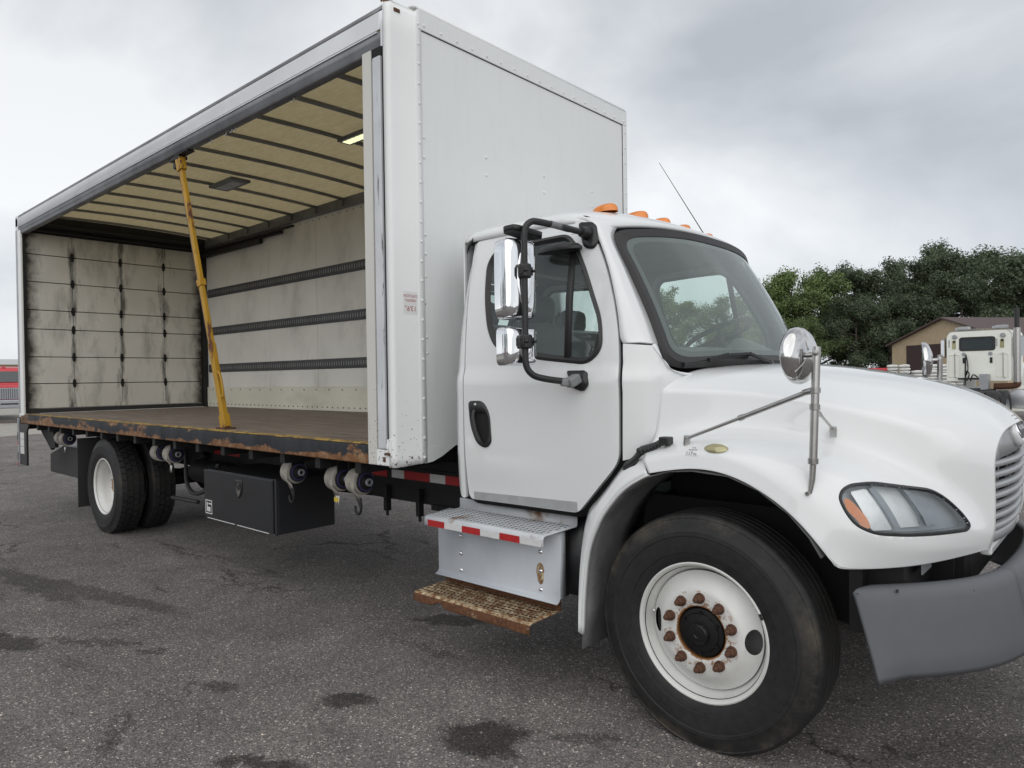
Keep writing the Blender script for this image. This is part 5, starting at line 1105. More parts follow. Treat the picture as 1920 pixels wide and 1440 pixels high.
for (x_, y_, z_) in ((.762, -1.032, .815), (.965, -.762, .79)):
    g = G(); g.box((x_ - .004, y_ - .004, z_ - .007), (x_ + .004, y_ + .004, z_ + .004)); g.build('bumper_nick', 'ink', truck, smooth=False)
# wipers
def wiper(y0, name='wiper'):
    on = lambda u, v, off=.03: ws_pt(u, v) + ws_n(u, v) * off
    g = G(); b0 = on(y0 + .62, -.005, .035); b1 = on(y0 + .40, .055, .05); b2 = on(y0 + .22, .05, .05)
    g.beam(b0, b1, .020, .012); g.beam(b1, b2, .016, .012); g.tube([b0 - ws_n(0, 0) * .03, b0 + ws_n(0, 0) * .01], .018, 8)
    g.beam(on(y0 - .05, .015, .022), on(y0 + .44, .062, .022), .014, .016); g.beam(on(y0 - .05, .008, .014), on(y0 + .44, .055, .014), .006, .02); g.beam(b2, on(y0 + .10, .032, .03), .022, .018); g.build(name, 'black', wsd, smooth=False)
wiper(-.86); wiper(.10)
# door mirror assembly (near side)
def mirror(s):
    Y = lambda y: y * -s
    P = lambda x, y, z: (x, Y(y), z)
    g = G(); top = catmull([(-.700, -.965, 2.385), (-.72, -1.12, 2.395), (-.755, -1.28, 2.405), (-.775, -1.33, 2.40), (-.788, -1.358, 2.36), (-.790, -1.36, 2.28)], 4)
    low = catmull([(-.792, -1.36, 1.78), (-.790, -1.358, 1.70), (-.772, -1.335, 1.655), (-.745, -1.29, 1.635), (-.70, -1.20, 1.62), (-.675, -1.15, 1.618)], 4)
    g.tube([P(*p) for p in top] + [P(*p) for p in low], .0165, 12); arm = g.build('mirror_arm', 'black', truck, ang=60)
    g = patch(rpoly([(-.775, 2.46), (-.665, 2.445), (-.625, 2.34), (-.645, 2.30), (-.71, 2.31)], .03), [], side(s, .012), .04); g.build('upper_mount', 'black', arm, solid=.02)
    g = G(); g.tube([P(-.70, -.945, 2.385), P(-.70, -1.01, 2.388)], [.04, .026], 12); g.build('mount_boss', 'black', arm)
    g = G(); g.tube([P(-.72, -1.09, 2.393), P(-.735, -1.22, 2.402)], .0175, 10); g.build('worn_arm_sleeve', 'cabin', arm)
    g = patch(rpoly([(-.735, 1.672), (-.615, 1.672), (-.60, 1.60), (-.63, 1.565), (-.69, 1.585)], .015), [], side(s, .02), .04); g.build('lower_mount', 'black', arm, solid=.03)
    g = G(); g.beam(P(-.655, -1.115, 1.635), P(-.675, -1.175, 1.605), .06, .05); g.beam(P(-.675, -1.165, 1.61), P(-.70, -1.20, 1.615), .04, .04); g.build('mount_block', 'cabin', arm, smooth=False, bevel=.01)
    # heads: rounded chrome shells facing forward
    def head(cx, cy, cz, wd, ht, dp, yaw):
        rows = []; nn = 36
        for k, (sc, dx) in enumerate(((1.0, -.45), (1.0, .20), (.975, .42), (.92, .60), (.84, .70), (.62, .76), (.25, .80), (.01, .80))):
            row = []
            for j in range(nn + 1):
                a = 2 * PI * j / nn; cx_ = cos(a); sy_ = sin(a); ex = .27 if k < 5 else .4
                row.append((dx * dp, wd / 2 * sc * math.copysign(abs(cx_) ** ex, cx_), (ht / 2 - wd / 2 * (1 - sc)) * (1 if k < 7 else .01) * math.copysign(abs(sy_) ** ex, sy_)))
            rows.append(row)
        cyw, syw = cos(yaw), sin(yaw)
        g = G(); g.grid([[P(cx + x * cyw - y * syw, cy + x * syw + y * cyw, cz + z) for x, y, z in r] for r in rows]); h_ = g.build('mirror_head', 'chrome', arm, ang=80)
        g = G(); g.add([P(cx - .46 * dp * cyw - y * syw, cy - .46 * dp * syw + y * cyw, cz + z) for _, y, z in rows[0][:-1]], [tuple(range(nn))]); g.build('mirror_back', 'black', h_)
        # recessed dark bay for the clamp
        g = G(); v_ = []
        for r, dx in ((1.0, .80), (.92, .86), (.5, .80), (.05, .78)): v_.append([P(cx + (dx * dp) * cyw - (.012 + wd * .22 * r * cos(2 * PI * j / 20)) * syw, cy + (dx * dp) * syw + (.012 + wd * .22 * r * cos(2 * PI * j / 20)) * cyw, cz + ht * .36 * r * sin(2 * PI * j / 20)) for j in range(21)])
        g.grid(v_); g.build('clamp_bay', 'chrome', h_, ang=80); return h_
    head(-.872, -1.338, 2.128, .195, .40, .085, R(-16)); head(-.868, -1.338, 1.795, .19, .195, .085, R(-16))
    for z in (2.16, 1.815):
        g = G(); g.beam(P(-.785, -1.398, z), P(-.785, -1.318, z), .03, .042); g.beam(P(-.79, -1.35, z), P(-.82, -1.345, z), .05, .05); g.lathe([(.028, -.034), (.034, -.028), (.034, .028), (.028, .034)], 14, 'z', (-.79, Y(-1.36), z))
        for dy in (-.03, .03): g.tube([P(-.80, -1.36 + dy, z), P(-.752, -1.352 + dy, z)], .008, 8)
        g.build('arm_clamp', 'black', arm, bevel=.006)
    g = patch(rpoly([(-.10, -.055), (.10, -.07), (.145, .0), (.10, .05), (-.10, .05)], .03), [], lambda a, b_: P(-.85 + b_, -1.30 + a, 2.372 - .05 * a + .012 * cos(b_ * 20)), .03); g.build('mirror_cap', 'black', arm, solid=.028)
mirror(-1)
# look-down mirror hanging above the door window
g = G(); rows = []
for r, h in ((0.02, .03), (.5, .028), (.85, .018), (1, .0), (.98, -.012), (.5, -.018), (.02, -.018)): rows.append([(-.845 + .145 * r * cos(2 * PI * j / 28), -1.01 + .06 * r * sin(2 * PI * j / 28), 2.315 + h) for j in range(29)])
g.grid(rows); g.build('lookdown_mirror', 'black', truck, ang=70)
# hood mirrors
def hood_mirror(s):
    P = lambda x, y, z: (x, y * -s, z)
    g = G(); g.tube([P(.490, -1.168, 1.175), P(.497, -1.160, 1.23), P(.500, -1.157, 1.30)], [.008, .012, .0125], 10); g.tube([P(.500, -1.157, 1.30), P(.510, -1.135, 1.745)], .0155, 12); post = g.build('hood_mirror_post', 'stainless', truck, ang=60)
    g = G()
    for z in (1.30, 1.51, 1.575): g.lathe([(.0165, -.012), (.020, -.01), (.020, .01), (.0165, .012)], 12, 'z', P(.500 + (z - 1.3) * .0225, -1.157 + (z - 1.3) * .05, z))
    for y in (-.02, .02): g.tube([P(.487, -1.172 + y, 1.176), P(.487, -1.172 + y * .3, 1.176)], .008, 8)
    g.build('post_collar', 'stainless', post)
    g = G(); g.tube([P(.500, -1.143, 1.575), P(.46, -1.143, 1.565)], [.014, .012], 8); g.tube([P(.47, -1.143, 1.566), P(.21, -1.143, 1.462)], .0105, 10); g.tube([P(.21, -1.143, 1.462), P(-.045, -1.140, 1.362)], .0075, 10); g.tube([P(.215, -1.143, 1.464), P(.195, -1.143, 1.456)], .013, 10); g.beam(P(-.045, -1.14, 1.37), P(-.055, -1.13, 1.330), .022, .026); g.build('rear_brace', 'stainless', post, ang=60)
    g = G(); g.tube([P(.505, -1.13, 1.50), P(.505, -1.08, 1.475)], .008, 8); g.tube([P(.505, -1.09, 1.48), P(.486, -.87, 1.405)], .0055, 8); g.beam(P(.486, -.87, 1.412), P(.482, -.858, 1.375), .028, .026); g.build('inner_brace', 'stainless', post)
    # round convex head: domed back towards the front of the truck
    c = Vector((.445, -1.105, 1.713)); ax = Vector((.97, -.24, .04)).normalized(); u_ = ax.orthogonal().normalized(); v_ = ax.cross(u_); rows = []
    for r, h in ((.02, .030), (.25, .029), (.5, .025), (.72, .018), (.88, .008), (.97, -.004), (1.0, -.016), (.99, -.026), (.95, -.028), (.5, -.020), (.02, -.016)):
        rows.append([P(*(c + (u_ * cos(2 * PI * j / 40) + v_ * sin(2 * PI * j / 40)) * .115 * r + ax * h)) for j in range(41)])
    g = G(); g.grid(rows); hd = g.build('hood_mirror_head', 'polished', post, ang=60)
    g = G(); g.tube([P(*(c + ax * .02)), P(*(c + ax * .055))], .011, 10); g.tube([P(*(c + ax * .05)), P(.510, -1.135, 1.715)], .009, 8); g.lathe([(.0, -.02), (.012, -.018), (.012, .018), (0, .02)], 10, 'y', P(.510, -1.135, 1.72)); g.build('head_stud', 'stainless', hd)
    g = G()
    for a in (1.0, 3.1, 5.2): d_ = u_ * cos(a) + v_ * sin(a); g.tube([P(*(c + d_ * .02 + ax * .030)), P(*(c + d_ * .05 + ax * .0265)), P(*(c + d_ * .098 + ax * .011))], .003, 6)
    g.build('head_rib', 'stainless', hd)
hood_mirror(-1); hood_mirror(1)

# ------------------------------------------------------------------ yellow support post in the open side
sp = tag(empty('support_post', (-4.36, -1.13, 1.236)), 'rusty yellow steel support post leaning in the open side of the cargo box', 'post')
A_ = Vector((-4.36, -1.13, 1.29)) - Vector(sp.location); B_ = Vector((-4.86, -1.245, 3.56)) - Vector(sp.location); dv = (B_ - A_)
def on(t_): return A_ + dv * t_
G().beam(on(.22), on(1.0), .036, .052, upv=(1, 0, 0)).build('upper_tube', 'yellow', sp, smooth=False, bevel=.006)
G().beam(on(-.0), on(.30), .046, .064, upv=(1, 0, 0)).build('lower_sleeve', 'yellow', sp, smooth=False, bevel=.006)
G().beam(on(.52), on(.545), .05, .072, upv=(1, 0, 0)).build('post_band', 'yellow', sp, smooth=False)
M['primer'] = rusty('worn_primer', (.10, .085, .105), rust=(.20, .12, .06), amount=.6, scale=5)
G().beam(on(.31) + Vector((-.026, -.004, 0)), on(.985) + Vector((-.026, -.004, 0)), .030, .006, upv=(1, 0, 0)).build('worn_side_strip', 'primer', sp, smooth=False)
g = G(); g.tube(catmull([tuple(on(.10) + Vector((.045, -.01, 0))), tuple(on(.105) + Vector((.085, -.015, 0))), tuple(on(.175) + Vector((.09, -.015, 0))), tuple(on(.19) + Vector((.04, -.01, 0)))], 4), .009, 8); g.build('post_handle', 'yellow', sp)
G().box((-.07, -.05, -.0), (.09, .05, .014)).build('foot_plate', 'rust', sp, smooth=False)
g = G(); g.beam(on(-.018), on(.03), .06, .09, upv=(1, 0, 0)); g.build('foot_block', 'yellow', sp, smooth=False, bevel=.005)
g = G(); g.box((-.62, -.15, 2.365), (-.47, -.07, 2.395)); g.box((-.57, -.15, 2.396), (-.30, -.08, 2.41)); g.tube([tuple(on(1.0) + Vector((-.09, -.02, .0))), tuple(on(1.0) + Vector((-.09, .05, .0)))], .03, 12); g.build('track_roller', 'blackmetal', sp, bevel=.004)
g = G(); g.beam(on(.975), on(1.03), .06, .085, upv=(1, 0, 0)); g.build('head_bracket', 'yellow', sp, smooth=False, bevel=.006)

# ================================================================== BACKGROUND
# ------------------------------------------------------------------ trees
def tree_mesh(seed, H, rad, nleaf, base_frac=.18, size=.26):
    rnd = random.Random(seed); wood = G(); tips = []
    def limb(p, d, r, L_, lv):
        pts = [p]; k = 4
        for i in range(k):
            d = (d + Vector((rnd.uniform(-.22, .22), rnd.uniform(-.22, .22), rnd.uniform(-.05, .16)))).normalized(); pts.append(pts[-1] + d * L_ / k)
        wood.tube(pts, [r * (1 - .55 * i / k) for i in range(k + 1)], 6 if lv < 2 else 4, caps=False)
        tips.append((pts[-1], lv)); tips.append((pts[2], lv))
        if lv < 2:
            for i in range(4 if lv == 0 else 3):
                a = rnd.uniform(0, 6.3); q = pts[rnd.choice([2, 3, 4])]
                nd = (d * .5 + Vector((cos(a), sin(a), rnd.uniform(.0, .6))) * .8).normalized(); limb(q, nd, r * .5, L_ * .62, lv + 1)
    tp = [Vector((0, 0, -.2)), Vector((rnd.uniform(-.2, .2), rnd.uniform(-.2, .2), H * .25)), Vector((rnd.uniform(-.4, .4), rnd.uniform(-.4, .4), H * .5)), Vector((rnd.uniform(-.5, .5), rnd.uniform(-.5, .5), H * .85))]
    wood.tube(tp, [H * .022, H * .017, H * .012, H * .004], 8)
    for i in range(13):
        f_ = base_frac + (0.86 - base_frac) * (i + rnd.random()) / 13; z = H * f_; a = i * 2.4 + rnd.uniform(-.4, .4); prof_ = math.sin(PI * min(1, (f_ - base_frac + .14) / (1.08 - base_frac))) ** .6
        limb(Vector((0, 0, z)), Vector((cos(a), sin(a), rnd.uniform(.15, .7))).normalized(), H * .009, rad * prof_ * rnd.uniform(.6, .95), 0)
    leaves = G(); cl = []
    for p, lv in tips:
        if lv >= 1 or rnd.random() < .6: cl.append((p, rnd.uniform(.6, 1.25) * rad * .19))
    for i in range(26): f_ = rnd.random(); a = rnd.uniform(0, 6.3); rr = rad * .75 * math.sqrt(1 - (2 * f_ - 1) ** 2 * .9) * rnd.uniform(.5, 1.05); cl.append((Vector((rr * cos(a), rr * sin(a), H * (base_frac + (.97 - base_frac) * f_))), rnd.uniform(.7, 1.3) * rad * .21))
    per = max(1, nleaf // len(cl))
    for c, r in cl:
        for i in range(int(per * (r / (rad * .2)) ** 1.6) + 1):
            d = Vector((rnd.gauss(0, 1), rnd.gauss(0, 1), rnd.gauss(0, .75))).normalized(); p = c + d * r * rnd.random() ** .45
            if p.z < H * .05: continue
            nrm = (d + Vector((rnd.uniform(-.9, .9), rnd.uniform(-.9, .9), rnd.uniform(-.3, 1.1)))).normalized(); u = nrm.orthogonal().normalized(); an = rnd.uniform(0, 6.3); v = nrm.cross(u); u, v = u * cos(an) + v * sin(an), v * cos(an) - u * sin(an)
            s_ = size * rnd.uniform(.6, 1.3); leaves.add([p - u * s_ * .6, p + v * s_ * .32 + nrm * s_ * .1, p + u * s_ * .6, p - v * s_ * .32 + nrm * s_ * .06], [(0, 1, 2, 3)])
    return wood.mesh('trunk'), leaves.mesh('crown')
protos = []
for seed, H, rad, nl in ((1, 15, 5.2, 24000), (2, 17, 4.8, 24000), (3, 16, 5.6, 25000), (4, 18.5, 6.0, 26000)): protos.append((H, *tree_mesh(seed, H, rad, nl, .07, .29)))
for _, a, b_ in protos: a.materials.append(M['bark'])
leafsets = {}
def leafed(pi, mk):
    if (pi, mk) not in leafsets:
        me_ = protos[pi][2].copy(); me_.name = 'crown'; me_.materials.append(M[mk]); leafsets[(pi, mk)] = me_
    return leafsets[(pi, mk)]
def tree(pi, mk, x, y, h, rz, label, group):
    H = protos[pi][0]; t_ = empty('broadleaf_tree', (x, y, 0), rz); t_.scale = (h / H * random.uniform(.95, 1.1),) * 2 + (h / H,); tag(t_, label, 'tree', group)
    for nm, me_ in (('trunk', protos[pi][1]), ('crown', leafed(pi, mk))): o = bpy.data.objects.new(nm, me_); col.objects.link(o); o.parent = t_
    return t_
TG = 'trees along the edge of the yard'
for a in [
 (0, 'leafb', -57, 77, 13.5, .3, 'leftmost round green tree seen through the cab windows'),
 (2, 'leafb', -50.5, 80, 14.5, 1.3, 'tall bushy tree seen through the windshield beside the cab window bar'),
 (1, 'leafa', -45.5, 83, 12.5, 2.1, 'lower pale green tree seen through the windshield near the steering wheel'),
 (3, 'leafb', -41.5, 86, 12.0, 4.0, 'mid green tree just hidden by the windshield edge'),
 (0, 'leafa', -36.5, 89, 13.4, 5.1, 'light green rounded tree right beside the windshield'),
 (2, 'leafa', -33.0, 90, 15.2, .9, 'light green tree with the tallest leafy dome left of the dark trees'),
 (1, 'leafb', -30.2, 93, 15.6, 3.3, 'mid green tree between the light green dome and the dark trees'),
 (1, 'leafc', -27.5, 99, 16.8, 1.0, 'dark tree with an airy crown behind the hood mirror'),
 (3, 'leafc', -24.5, 101, 16.4, 2.2, 'dark tree standing left of the shed roof peak'),
 (0, 'leafc', -21.0, 104, 16.6, 3.9, 'dark tree rising just behind the shed roof peak'),
 (3, 'leafc', -17.5, 106, 18.9, 5.5, 'tallest dark tree with a broad crown above the shed'),
 (2, 'leafc', -13.0, 109, 17.8, .2, 'dark tree behind the white tractor and its exhaust stack'),
 (1, 'leafc', -9.0, 111, 17.0, 1.7, 'dark tree at the right edge of the view'),
 (0, 'leafc', -4.0, 113, 17.5, 2.7, 'dark tree beyond the right edge of the tree row'),
 (1, 'leafa', -34.8, 83, 8.0, 4.4, 'low leafy tree filling in below the light green dome'),
 (0, 'leafb', -29.5, 86, 8.5, .5, 'low green tree in front of the dark trunks left of the shed'),
 (2, 'leafc', -25.5, 92, 11.0, 3.0, 'shaded lower tree beside the shed wall'),
 (3, 'leafc', -22.5, 96, 12.5, 4.1, 'dark tree filling the gap behind the shed eave'),
 (2, 'leafc', -15.5, 101, 14.0, 2.9, 'dark lower tree behind the shed roof'),
 (1, 'leafb', -38.5, 84, 9.0, 5.9, 'low leafy tree beside the windshield edge')]:
    tree(*a, TG)
for i in range(9): tree((0, 2)[i % 2], ('leafc', 'leafb')[i % 3 == 0], -62 + i * 5.6, 82 + i * 2.6, 5.2 + (i * 37 % 10) * .22, i * 2.1, 'low dark shrub filling in below the trees along the yard edge', 'shrubs under the tree row')
for i, (x, y, h) in enumerate(((-58, -52, 12), (-47, -60, 14), (-36, -57, 11), (-25, -62, 14), (-13, -60, 12), (0, -62, 13), (-70, -38, 12))):
    tree(i % 4, ('leafb', 'leafc', 'leafa')[i % 3], x, y, h, i * 1.3, 'tree behind the camera mirrored in the chrome and the cab glass', 'trees behind the camera')
# ------------------------------------------------------------------ tan shed
sh = tag(empty('storage_shed', (-12.24, 72.3, 0), R(-36)), 'tan metal shed with a brown gable roof and a dark roll-up door', 'shed')
HW, EV, PK, LN = 6.6, 4.45, 6.55, 26.0
dx0, dx1, dh = -4.7, -.4, 4.2
g = G(); g.prism([(-HW, 0, 0), (dx0, 0, 0), (dx0, 0, dh), (dx1, 0, dh), (dx1, 0, 0), (HW, 0, 0), (HW, 0, EV), (0, 0, PK), (-HW, 0, EV)], (0, .12, 0)); g.box((-HW, .12, 0), (-HW + .12, LN, EV)); g.box((HW - .12, .12, 0), (HW, LN, EV)); g.build('wall', 'skin', sh, smooth=False)
g = G()
for i in range(48):
    x = -HW + .1 + i * .2725
    zt = EV + (PK - EV) * (1 - abs(x) / HW) - .05; zb = dh + .03 if dx0 < x < dx1 else 0
    g.box((x - .018, -.025, zb), (x + .018, -.0, zt))
for i in range(60): g.box((-HW - .025, .3 + i * .36, 0), (-HW, .34 + i * .36, EV))
g.build('siding_rib', 'skin', sh, smooth=False)['kind'] = 'stuff'
for s in (-1, 1):
    g = G(); g.prism([(0, -.45, PK + .12), (s * (HW + .45), -.45, EV - .10), (s * (HW + .45), -.45, EV - .25), (0, -.45, PK - .03)], (0, LN + .9, 0)); g.build('roof_slope', 'brown', sh, smooth=False)
d_ = G().box((dx0 + .05, .03, 0), (dx1 - .05, .06, dh - .05)).build('roll_up_door', 'browndoor', sh, smooth=False)
for k in range(12): G().box((dx0 + .06, .005, .02 + k * .358), (dx1 - .06, .03, .34 + k * .358)).build('door_slat', 'browndoor', d_, smooth=False)
G().box((dx0 - .1, -.03, 0), (dx0, .0, dh + .1)).build('door_trim', 'skin', sh, smooth=False)
# ------------------------------------------------------------------ cream tractor (day cab seen from behind)
TY = R(-4); tw = tag(empty('tractor_truck', (-2.49, 23.33, 0), TY), 'cream white day cab tractor seen from behind, with a tall exhaust stack', 'truck')
zc0, zc1 = 1.30, 2.93; hwt = .90
g = patch(rpoly([(-hwt, zc0), (hwt, zc0), (hwt, 2.80), (hwt - .1, zc1), (-hwt + .1, zc1), (-hwt, 2.78)], [.06, .06, .1, .1, .1, .1]), [rpoly([(-.52, 2.30), (.46, 2.30), (.46, 2.72), (-.52, 2.72)], .1)], lambda x, z: (x, 0, z), .2)
cb = g.build('cab_rear', 'tractor', tw, solid=.03, smooth=False)
g = G(); g.grid([[(x, y, z) for x, z in ((-hwt, zc0), (-hwt, 2.78), (-hwt + .03, 2.88), (-hwt + .12, 2.95), (0, 3.02), (hwt - .12, 2.95), (hwt - .03, 2.88), (hwt, 2.8), (hwt, zc0))] for y in (.002, 1.75)]); g.build('cab_shell', 'tractor', tw, ang=50)
patch(rpoly([(-.50, 2.32), (.44, 2.32), (.44, 2.70), (-.50, 2.70)], .09), [], lambda x, z: (x, .012, z), .3).build('rear_window', 'darkglass', cb, smooth=False)
g = ring(rpoly([(-.54, 2.28), (.48, 2.28), (.48, 2.74), (-.54, 2.74)], .1), rpoly([(-.49, 2.33), (.43, 2.33), (.43, 2.69), (-.49, 2.69)], .09), lambda x, z: (x, -.012, z)); g.build('window_seal', 'rubber', cb)
for x in (-.68, .66):
    g = ring(rpoly([(x - .17, 1.42), (x + .17, 1.42), (x + .17, 2.18), (x - .17, 2.18)], .05), rpoly([(x - .15, 1.44), (x + .15, 1.44), (x + .15, 2.16), (x - .15, 2.16)], .05), lambda a, z: (a, -.012, z)); g.build('pressed_panel', 'tractor', cb, solid=.006)
    G().box((x - .06, -.012, 2.36), (x + .05, -.002, 2.64)).build('yellowed_lamp_panel', 'oldlens', cb, smooth=False); G().box((x - .03, -.02, 2.56), (x + .03, -.012, 2.64)).build('lamp_fixing', 'black', cb, smooth=False)
    g = G(); g.tube([(x + .03, -.01, 2.2), (x + .03, -.07, 2.2), (x + .03, -.07, 1.42), (x + .06, -.01, 1.40)], .012, 6); g.build('grab_bar', 'stainless', cb)
    g = G(); g.lathe([(0, -.05), (.06, -.05), (.075, -.03), (.075, 0)], 14, 'y', (x + .02, 0, 2.76)); g.build('work_lamp', 'greypaint', cb)
    G().box((x - .16, -.012, 2.42), (x - .13, -.002, 2.66)).build('vent_slot', 'greypaint', cb, smooth=False)
for x in (-.40, .34): g = G(); g.lathe([(0, -.03), (.05, -.03), (.06, -.02), (.06, 0)], 14, 'y', (x, 0, 2.18)); g.build('marker_lamp', 'greypaint', cb)
for x in (-.40, .36): G().box((x - .035, -.02, 1.88), (x + .035, 0, 2.06)).build('air_connector', 'black', cb, smooth=False)
g = G(); g.tube(catmull([(-.34, -.03, 2.16), (-.27, -.16, 1.95), (-.25, -.18, 1.7), (-.30, -.14, 1.5)], 5), .018, 6); g.tube([(-.36, -.06, 1.15), (-.34, -.06, 2.1)], .025, 6); g.tube(catmull([(-.36, -.10, 1.3), (-.28, -.2, 1.62), (-.22, -.16, 1.5), (-.3, -.12, 1.3)], 5), .02, 6); g.tube(catmull([(-.2, -.1, 1.3), (-.1, -.2, 1.5), (0, -.1, 1.42)], 5), .02, 6); g.box((-.55, -.14, 1.34), (.2, -.06, 1.40)); g.build('air_line', 'black', tw)
G().box((.10, -.35, 1.02), (.34, -.05, 1.52)).build('step_plate', 'alu', tw, smooth=False); G().box((-.75, -.4, 1.0), (.1, -.05, 1.12)).build('deck_plate', 'alu', tw, smooth=False)
g = G(); g.tube([(1.03, .1, 1.25), (1.03, .1, 2.98)], .10, 16); st_ = g.build('exhaust_shield', 'stainless', tw)
g = G(); g.tube([(1.03, .1, 2.95), (1.03, .1, 3.62)], .07, 14); g.build('exhaust_stack', 'black', st_)
g = G(); g.tube(catmull([(1.03, .1, 1.28), (1.0, .12, 1.15), (.6, .15, 1.12), (.4, .15, 1.12)], 4), .10, 12); g.build('exhaust_elbow', 'rust', st_)
for x in (-.50, .55): g = G(); g.box((x - .12, .2, 3.0), (x + .2, .45, 3.10)); g.box((x - .22, .25, 2.98), (x - .1, .4, 3.08)); g.build('roof_horn', 'greypaint', tw, bevel=.02)
g = G(); g.box((-.45, -4.2, .78), (-.36, .2, 1.04)); g.box((.36, -4.2, .78), (.45, .2, 1.04)); g.box((-.4, -2.8, .86), (.4, -1.6, 1.10)); g.box((-1.2, -.2, .45), (-.7, .9, .62)); g.build('tractor_frame', 'blackmetal', tw, smooth=False)
g = G(); g.lathe([(0, -.28), (.25, -.28), (.3, -.25), (.3, 1.3), (.25, 1.33), (0, 1.33)], 22, 'y', (1.12, .25, .72)); g.build('side_tank', 'alu', tw)
g = G(); g.box((.9, -.2, .35), (1.5, 1.5, .42)); g.box((.8, .1, 1.04), (1.35, 1.4, 1.12)); g.build('running_board', 'tractor', tw, smooth=False)
for y in (-1.35, -2.55):
    for x in (-.92, -.60, .60, .92):
        g = G(); g.lathe([(.29, -.13), (.36, -.15), (.44, -.15), (.50, -.13), (.515, -.10), (.515, .10), (.50, .13), (.44, .15), (.36, .15), (.29, .13)], 30, 'x'); g.lathe([(.29, -.12), (.27, -.08), (.27, .08), (.29, .12)], 24, 'x', mi=1); g.lathe([(.27, .02), (.12, .03), (.1, .1), (0, .1)], 20, 'x', mi=1); o = g.build('drive_wheel', ['tyre2', 'greypaint'], tw); o.location = (x, y, .515)
g = G(); g.box((-1.30, .9, 2.15), (-1.24, 1.05, 2.70)); g.tube([(-1.03, 1.0, 2.75), (-1.28, 1.0, 2.75)], .015, 6); g.tube([(-1.03, 1.0, 2.1), (-1.28, 1.0, 2.1)], .015, 6); g.box((1.24, .9, 2.15), (1.30, 1.05, 2.70)); g.tube([(1.03, 1.0, 2.75), (1.28, 1.0, 2.75)], .015, 6); g.build('side_mirror', 'chrome', tw)
G().box((-1.04, .35, 2.1), (-1.032, 1.5, 2.75)).build('side_window', 'darkglass', tw, smooth=False); G().box((1.032, .45, 2.1), (1.04, 1.5, 2.75)).build('side_window', 'darkglass', tw, smooth=False)
g = G(); g.grid([[(x, y, z) for x, z in ((-.85, .8), (-.85, 1.7), (-.6, 1.9), (.6, 1.9), (.85, 1.7), (.85, .8))] for y in (1.75, 2.6, 3.6)]); g.build('tractor_hood', 'tractor', tw)
# ------------------------------------------------------------------ stacked bags on pallets, red dumpster
def stack(x, y, nlev, label, wd=1.15, rz=0.0):
    t_ = tag(empty('bag_pallet', (x, y, 0), R(12) + rz), label, 'pallet stack', 'pallets of white bags by the shed')
    g = G()
    for k in range(5): g.box((-wd / 2 + k * wd / 4.6, -.5, .1), (-wd / 2 + k * wd / 4.6 + .12, .5, .13))
    for k in range(3): g.box((-wd / 2, -.45 + k * .42, 0), (wd / 2, -.37 + k * .42, .1))
    g.build('pallet', 'pallet', t_, smooth=False)
    for k in range(nlev):
        for j in range(2):
            rows = []; cx = (j - .5) * wd / 2 * 1.0 + random.uniform(-.03, .03); z = .23 + k * .17
            for a in (-1, -.85, -.5, 0, .5, .85, 1):
                e_ = (1 - abs(a) ** 3.5) ** .5; rows.append([(cx + wd / 4 * .98 * a, random.uniform(-.03, .03) + .5 * math.copysign(abs(cos(q_)) ** .5, cos(q_)) * (.9 + .1 * e_), z + (.03 + .07 * e_) * math.copysign(abs(sin(q_)) ** .8, sin(q_)) + random.uniform(-.012, .012)) for q_ in [2 * PI * i / 14 for i in range(15)]])
            g = G(); g.grid(rows); g.build('bag', 'bag', t_, ang=80)
    return t_
stack(-8.75, 40.4, 11, 'tall pallet of white bags farthest left, next to the red dumpster')
stack(-7.75, 41.6, 9, 'lower pallet of white bags between the two taller stacks', 1.3, .1)
stack(-7.1, 42.6, 11, 'pallet of white bags in front of the dark shed door')
stack(-6.2, 41.8, 8, 'low pallet of white bags partly behind the far hood mirror', 1.5, -.1)
db = tag(empty('dumpster', (-13.6, 55.4, 0), R(14)), 'red steel dumpster standing left of the pallets of bags', 'dumpster')
g = G(); g.prism([(-1.1, -.8, .15), (1.1, -.8, .15), (1.25, -.9, 1.75), (-1.25, -.9, 1.75)], (0, 1.6, 0)); g.build('bin', 'redpaint', db, smooth=False)
for x in (-.8, -.3, .3, .8): G().box((x - .05, -.97, .3), (x + .05, -.90, 1.6)).build('rib', 'redpaint', db, smooth=False)
G().box((-1.3, -1.0, 1.72), (1.3, .85, 1.82)).build('rim', 'redpaint', db, smooth=False); G().box((-1.2, -.9, 1.83), (1.2, .8, 1.92)).build('lid', 'redpaint', db, smooth=False)
# ------------------------------------------------------------------ left edge: red truck and far building
rd = tag(empty('red_truck', (-34.55, 4.05, 0), R(-7)), 'red truck with a grey bumper facing the yard, behind the rear of the box', 'truck')   # faces +X
def Pt(o_, g_, nm, mt, **k): return g_.build(nm, mt, o_, **k)
g = G(); g.prism([(-1.9, -1.05, 1.0), (0, -1.05, 1.0), (.0, -1.05, 1.62), (-.28, -1.05, 2.30), (-.45, -1.05, 2.36), (-1.9, -1.05, 2.4)], (0, 2.1, 0)); Pt(rd, g, 'cab', 'redpaint', smooth=False, bevel=.06)
g = G(); g.add([(.005, -.92, 1.72), (.005, .92, 1.72), (-.215, .86, 2.18), (-.215, -.86, 2.18)], [(0, 1, 2, 3)]); Pt(rd, g, 'windshield', 'darkglass', smooth=False, solid=.01)
g = G(); g.box((.0, -.92, .95), (.75, .92, 1.60)); Pt(rd, g, 'hood', 'redpaint', smooth=False, bevel=.08)
gr2 = G().box((.755, -.62, 1.0), (.79, .62, 1.48)).build('grille', 'greypaint', rd, smooth=False, bevel=.02)
for k in range(16): G().box((.792, -.58 + k * .075, 1.03), (.80, -.56 + k * .075, 1.45)).build('grille_bar', 'black', gr2, smooth=False)
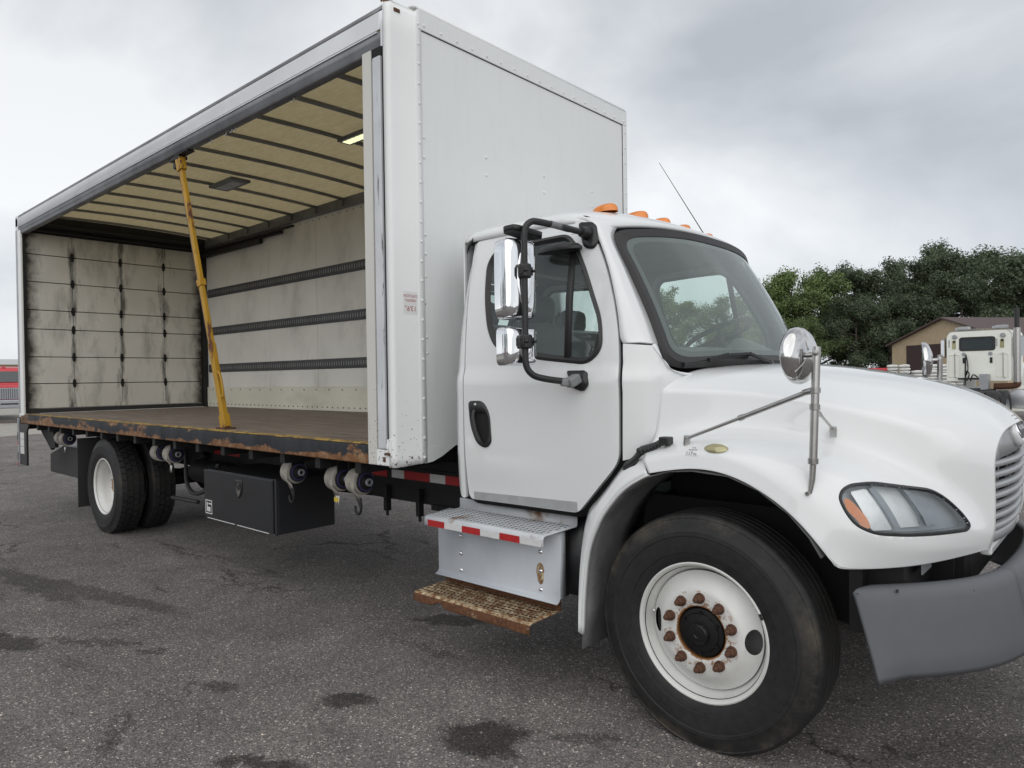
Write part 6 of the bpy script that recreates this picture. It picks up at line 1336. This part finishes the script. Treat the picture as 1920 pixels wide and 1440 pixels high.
G().box((.70, -1.15, .62), (.95, 1.15, .98)).build('bumper', 'greypaint', rd, smooth=False, bevel=.04); G().box((.952, -.25, .78), (.958, .35, .84)).build('bumper_slot', 'black', rd, smooth=False)
for y in (-.98, .98):
    g = G(); g.lathe([(.28, -.13), (.46, -.14), (.51, -.1), (.51, .1), (.46, .14), (.28, .13), (0, .05)], 24, 'y'); o = g.build('wheel', 'tyre2', rd); o.location = (.25, y, .51)
    G().box((.76, y * .84 - .12, 1.12), (.80, y * .84 + .12, 1.34)).build('headlight', 'reflector', rd, smooth=False, bevel=.02)
for y in (-.6, 0, .6): G().box((-.5, y - .07, 2.37), (-.36, y + .07, 2.42)).build('roof_lamp', 'redpaint', rd, smooth=False)
G().box((-8.5, -1.2, .7), (-2.2, 1.2, 1.0)).build('bed', 'blackmetal', rd, smooth=False)
wh = tag(empty('warehouse', (-83, 20, 0), R(0)), 'low tan building with a pale roof edge far behind the red truck', 'building')
G().box((-12, -40, 0), (0, 30, 3.55)).build('wall', 'skin', wh, smooth=False); G().box((-12.4, -40.5, 3.56), (.4, 30.5, 4.1)).build('roof_fascia', 'whiteroof', wh, smooth=False)
for i in range(7): G().box((-.0, -36 + i * 9.2, 0), (.03, -32.5 + i * 9.2, 3.0)).build('dock_door', 'greypaint', wh, smooth=False)
# vehicles parked behind the camera, mirrored in the chrome
for i, (x, y, mt, lab) in enumerate(((-19, -24, 'redpaint', 'red parked truck behind the camera, mirrored in the door mirror'), (-24, -25.5, 'tapewhite', 'white parked truck behind the camera, mirrored in the door mirror'), (-29, -27, 'bluepaint', 'blue parked truck behind the camera, mirrored in the door mirror'), (-13.5, -23, 'silverpaint', 'silver parked truck behind the camera, mirrored in the door mirror'))):
    pk = tag(empty('parked_truck', (x, y, 0), R(72)), lab, 'truck', 'trucks parked behind the camera')
    g = G(); g.prism([(-1.9, -1.05, .7), (1.5, -1.05, .7), (1.55, -1.05, 1.7), (.35, -1.05, 1.85), (.0, -1.05, 2.75), (-1.9, -1.05, 2.8)], (0, 2.1, 0)); g.build('cab', mt, pk, smooth=False, bevel=.06)
    g = G(); g.add([(.36, -.9, 1.92), (.36, .9, 1.92), (.05, .85, 2.65), (.05, -.85, 2.65)], [(0, 1, 2, 3)]); g.build('windshield', 'darkglass', pk, smooth=False, solid=.02).location = (.02, 0, 0)
    G().box((1.5, -1.1, .45), (1.75, 1.1, .85)).build('bumper', 'chrome', pk, smooth=False); G().box((1.56, -.5, .95), (1.6, .5, 1.6)).build('grille', 'chrome', pk, smooth=False)
    for y_ in (-.95, .95): g = G(); g.lathe([(.28, -.13), (.46, -.14), (.51, 0), (.46, .14), (.28, .13), (0, .05)], 20, 'y'); o = g.build('wheel', 'tyre2', pk); o.location = (1.0, y_, .51)
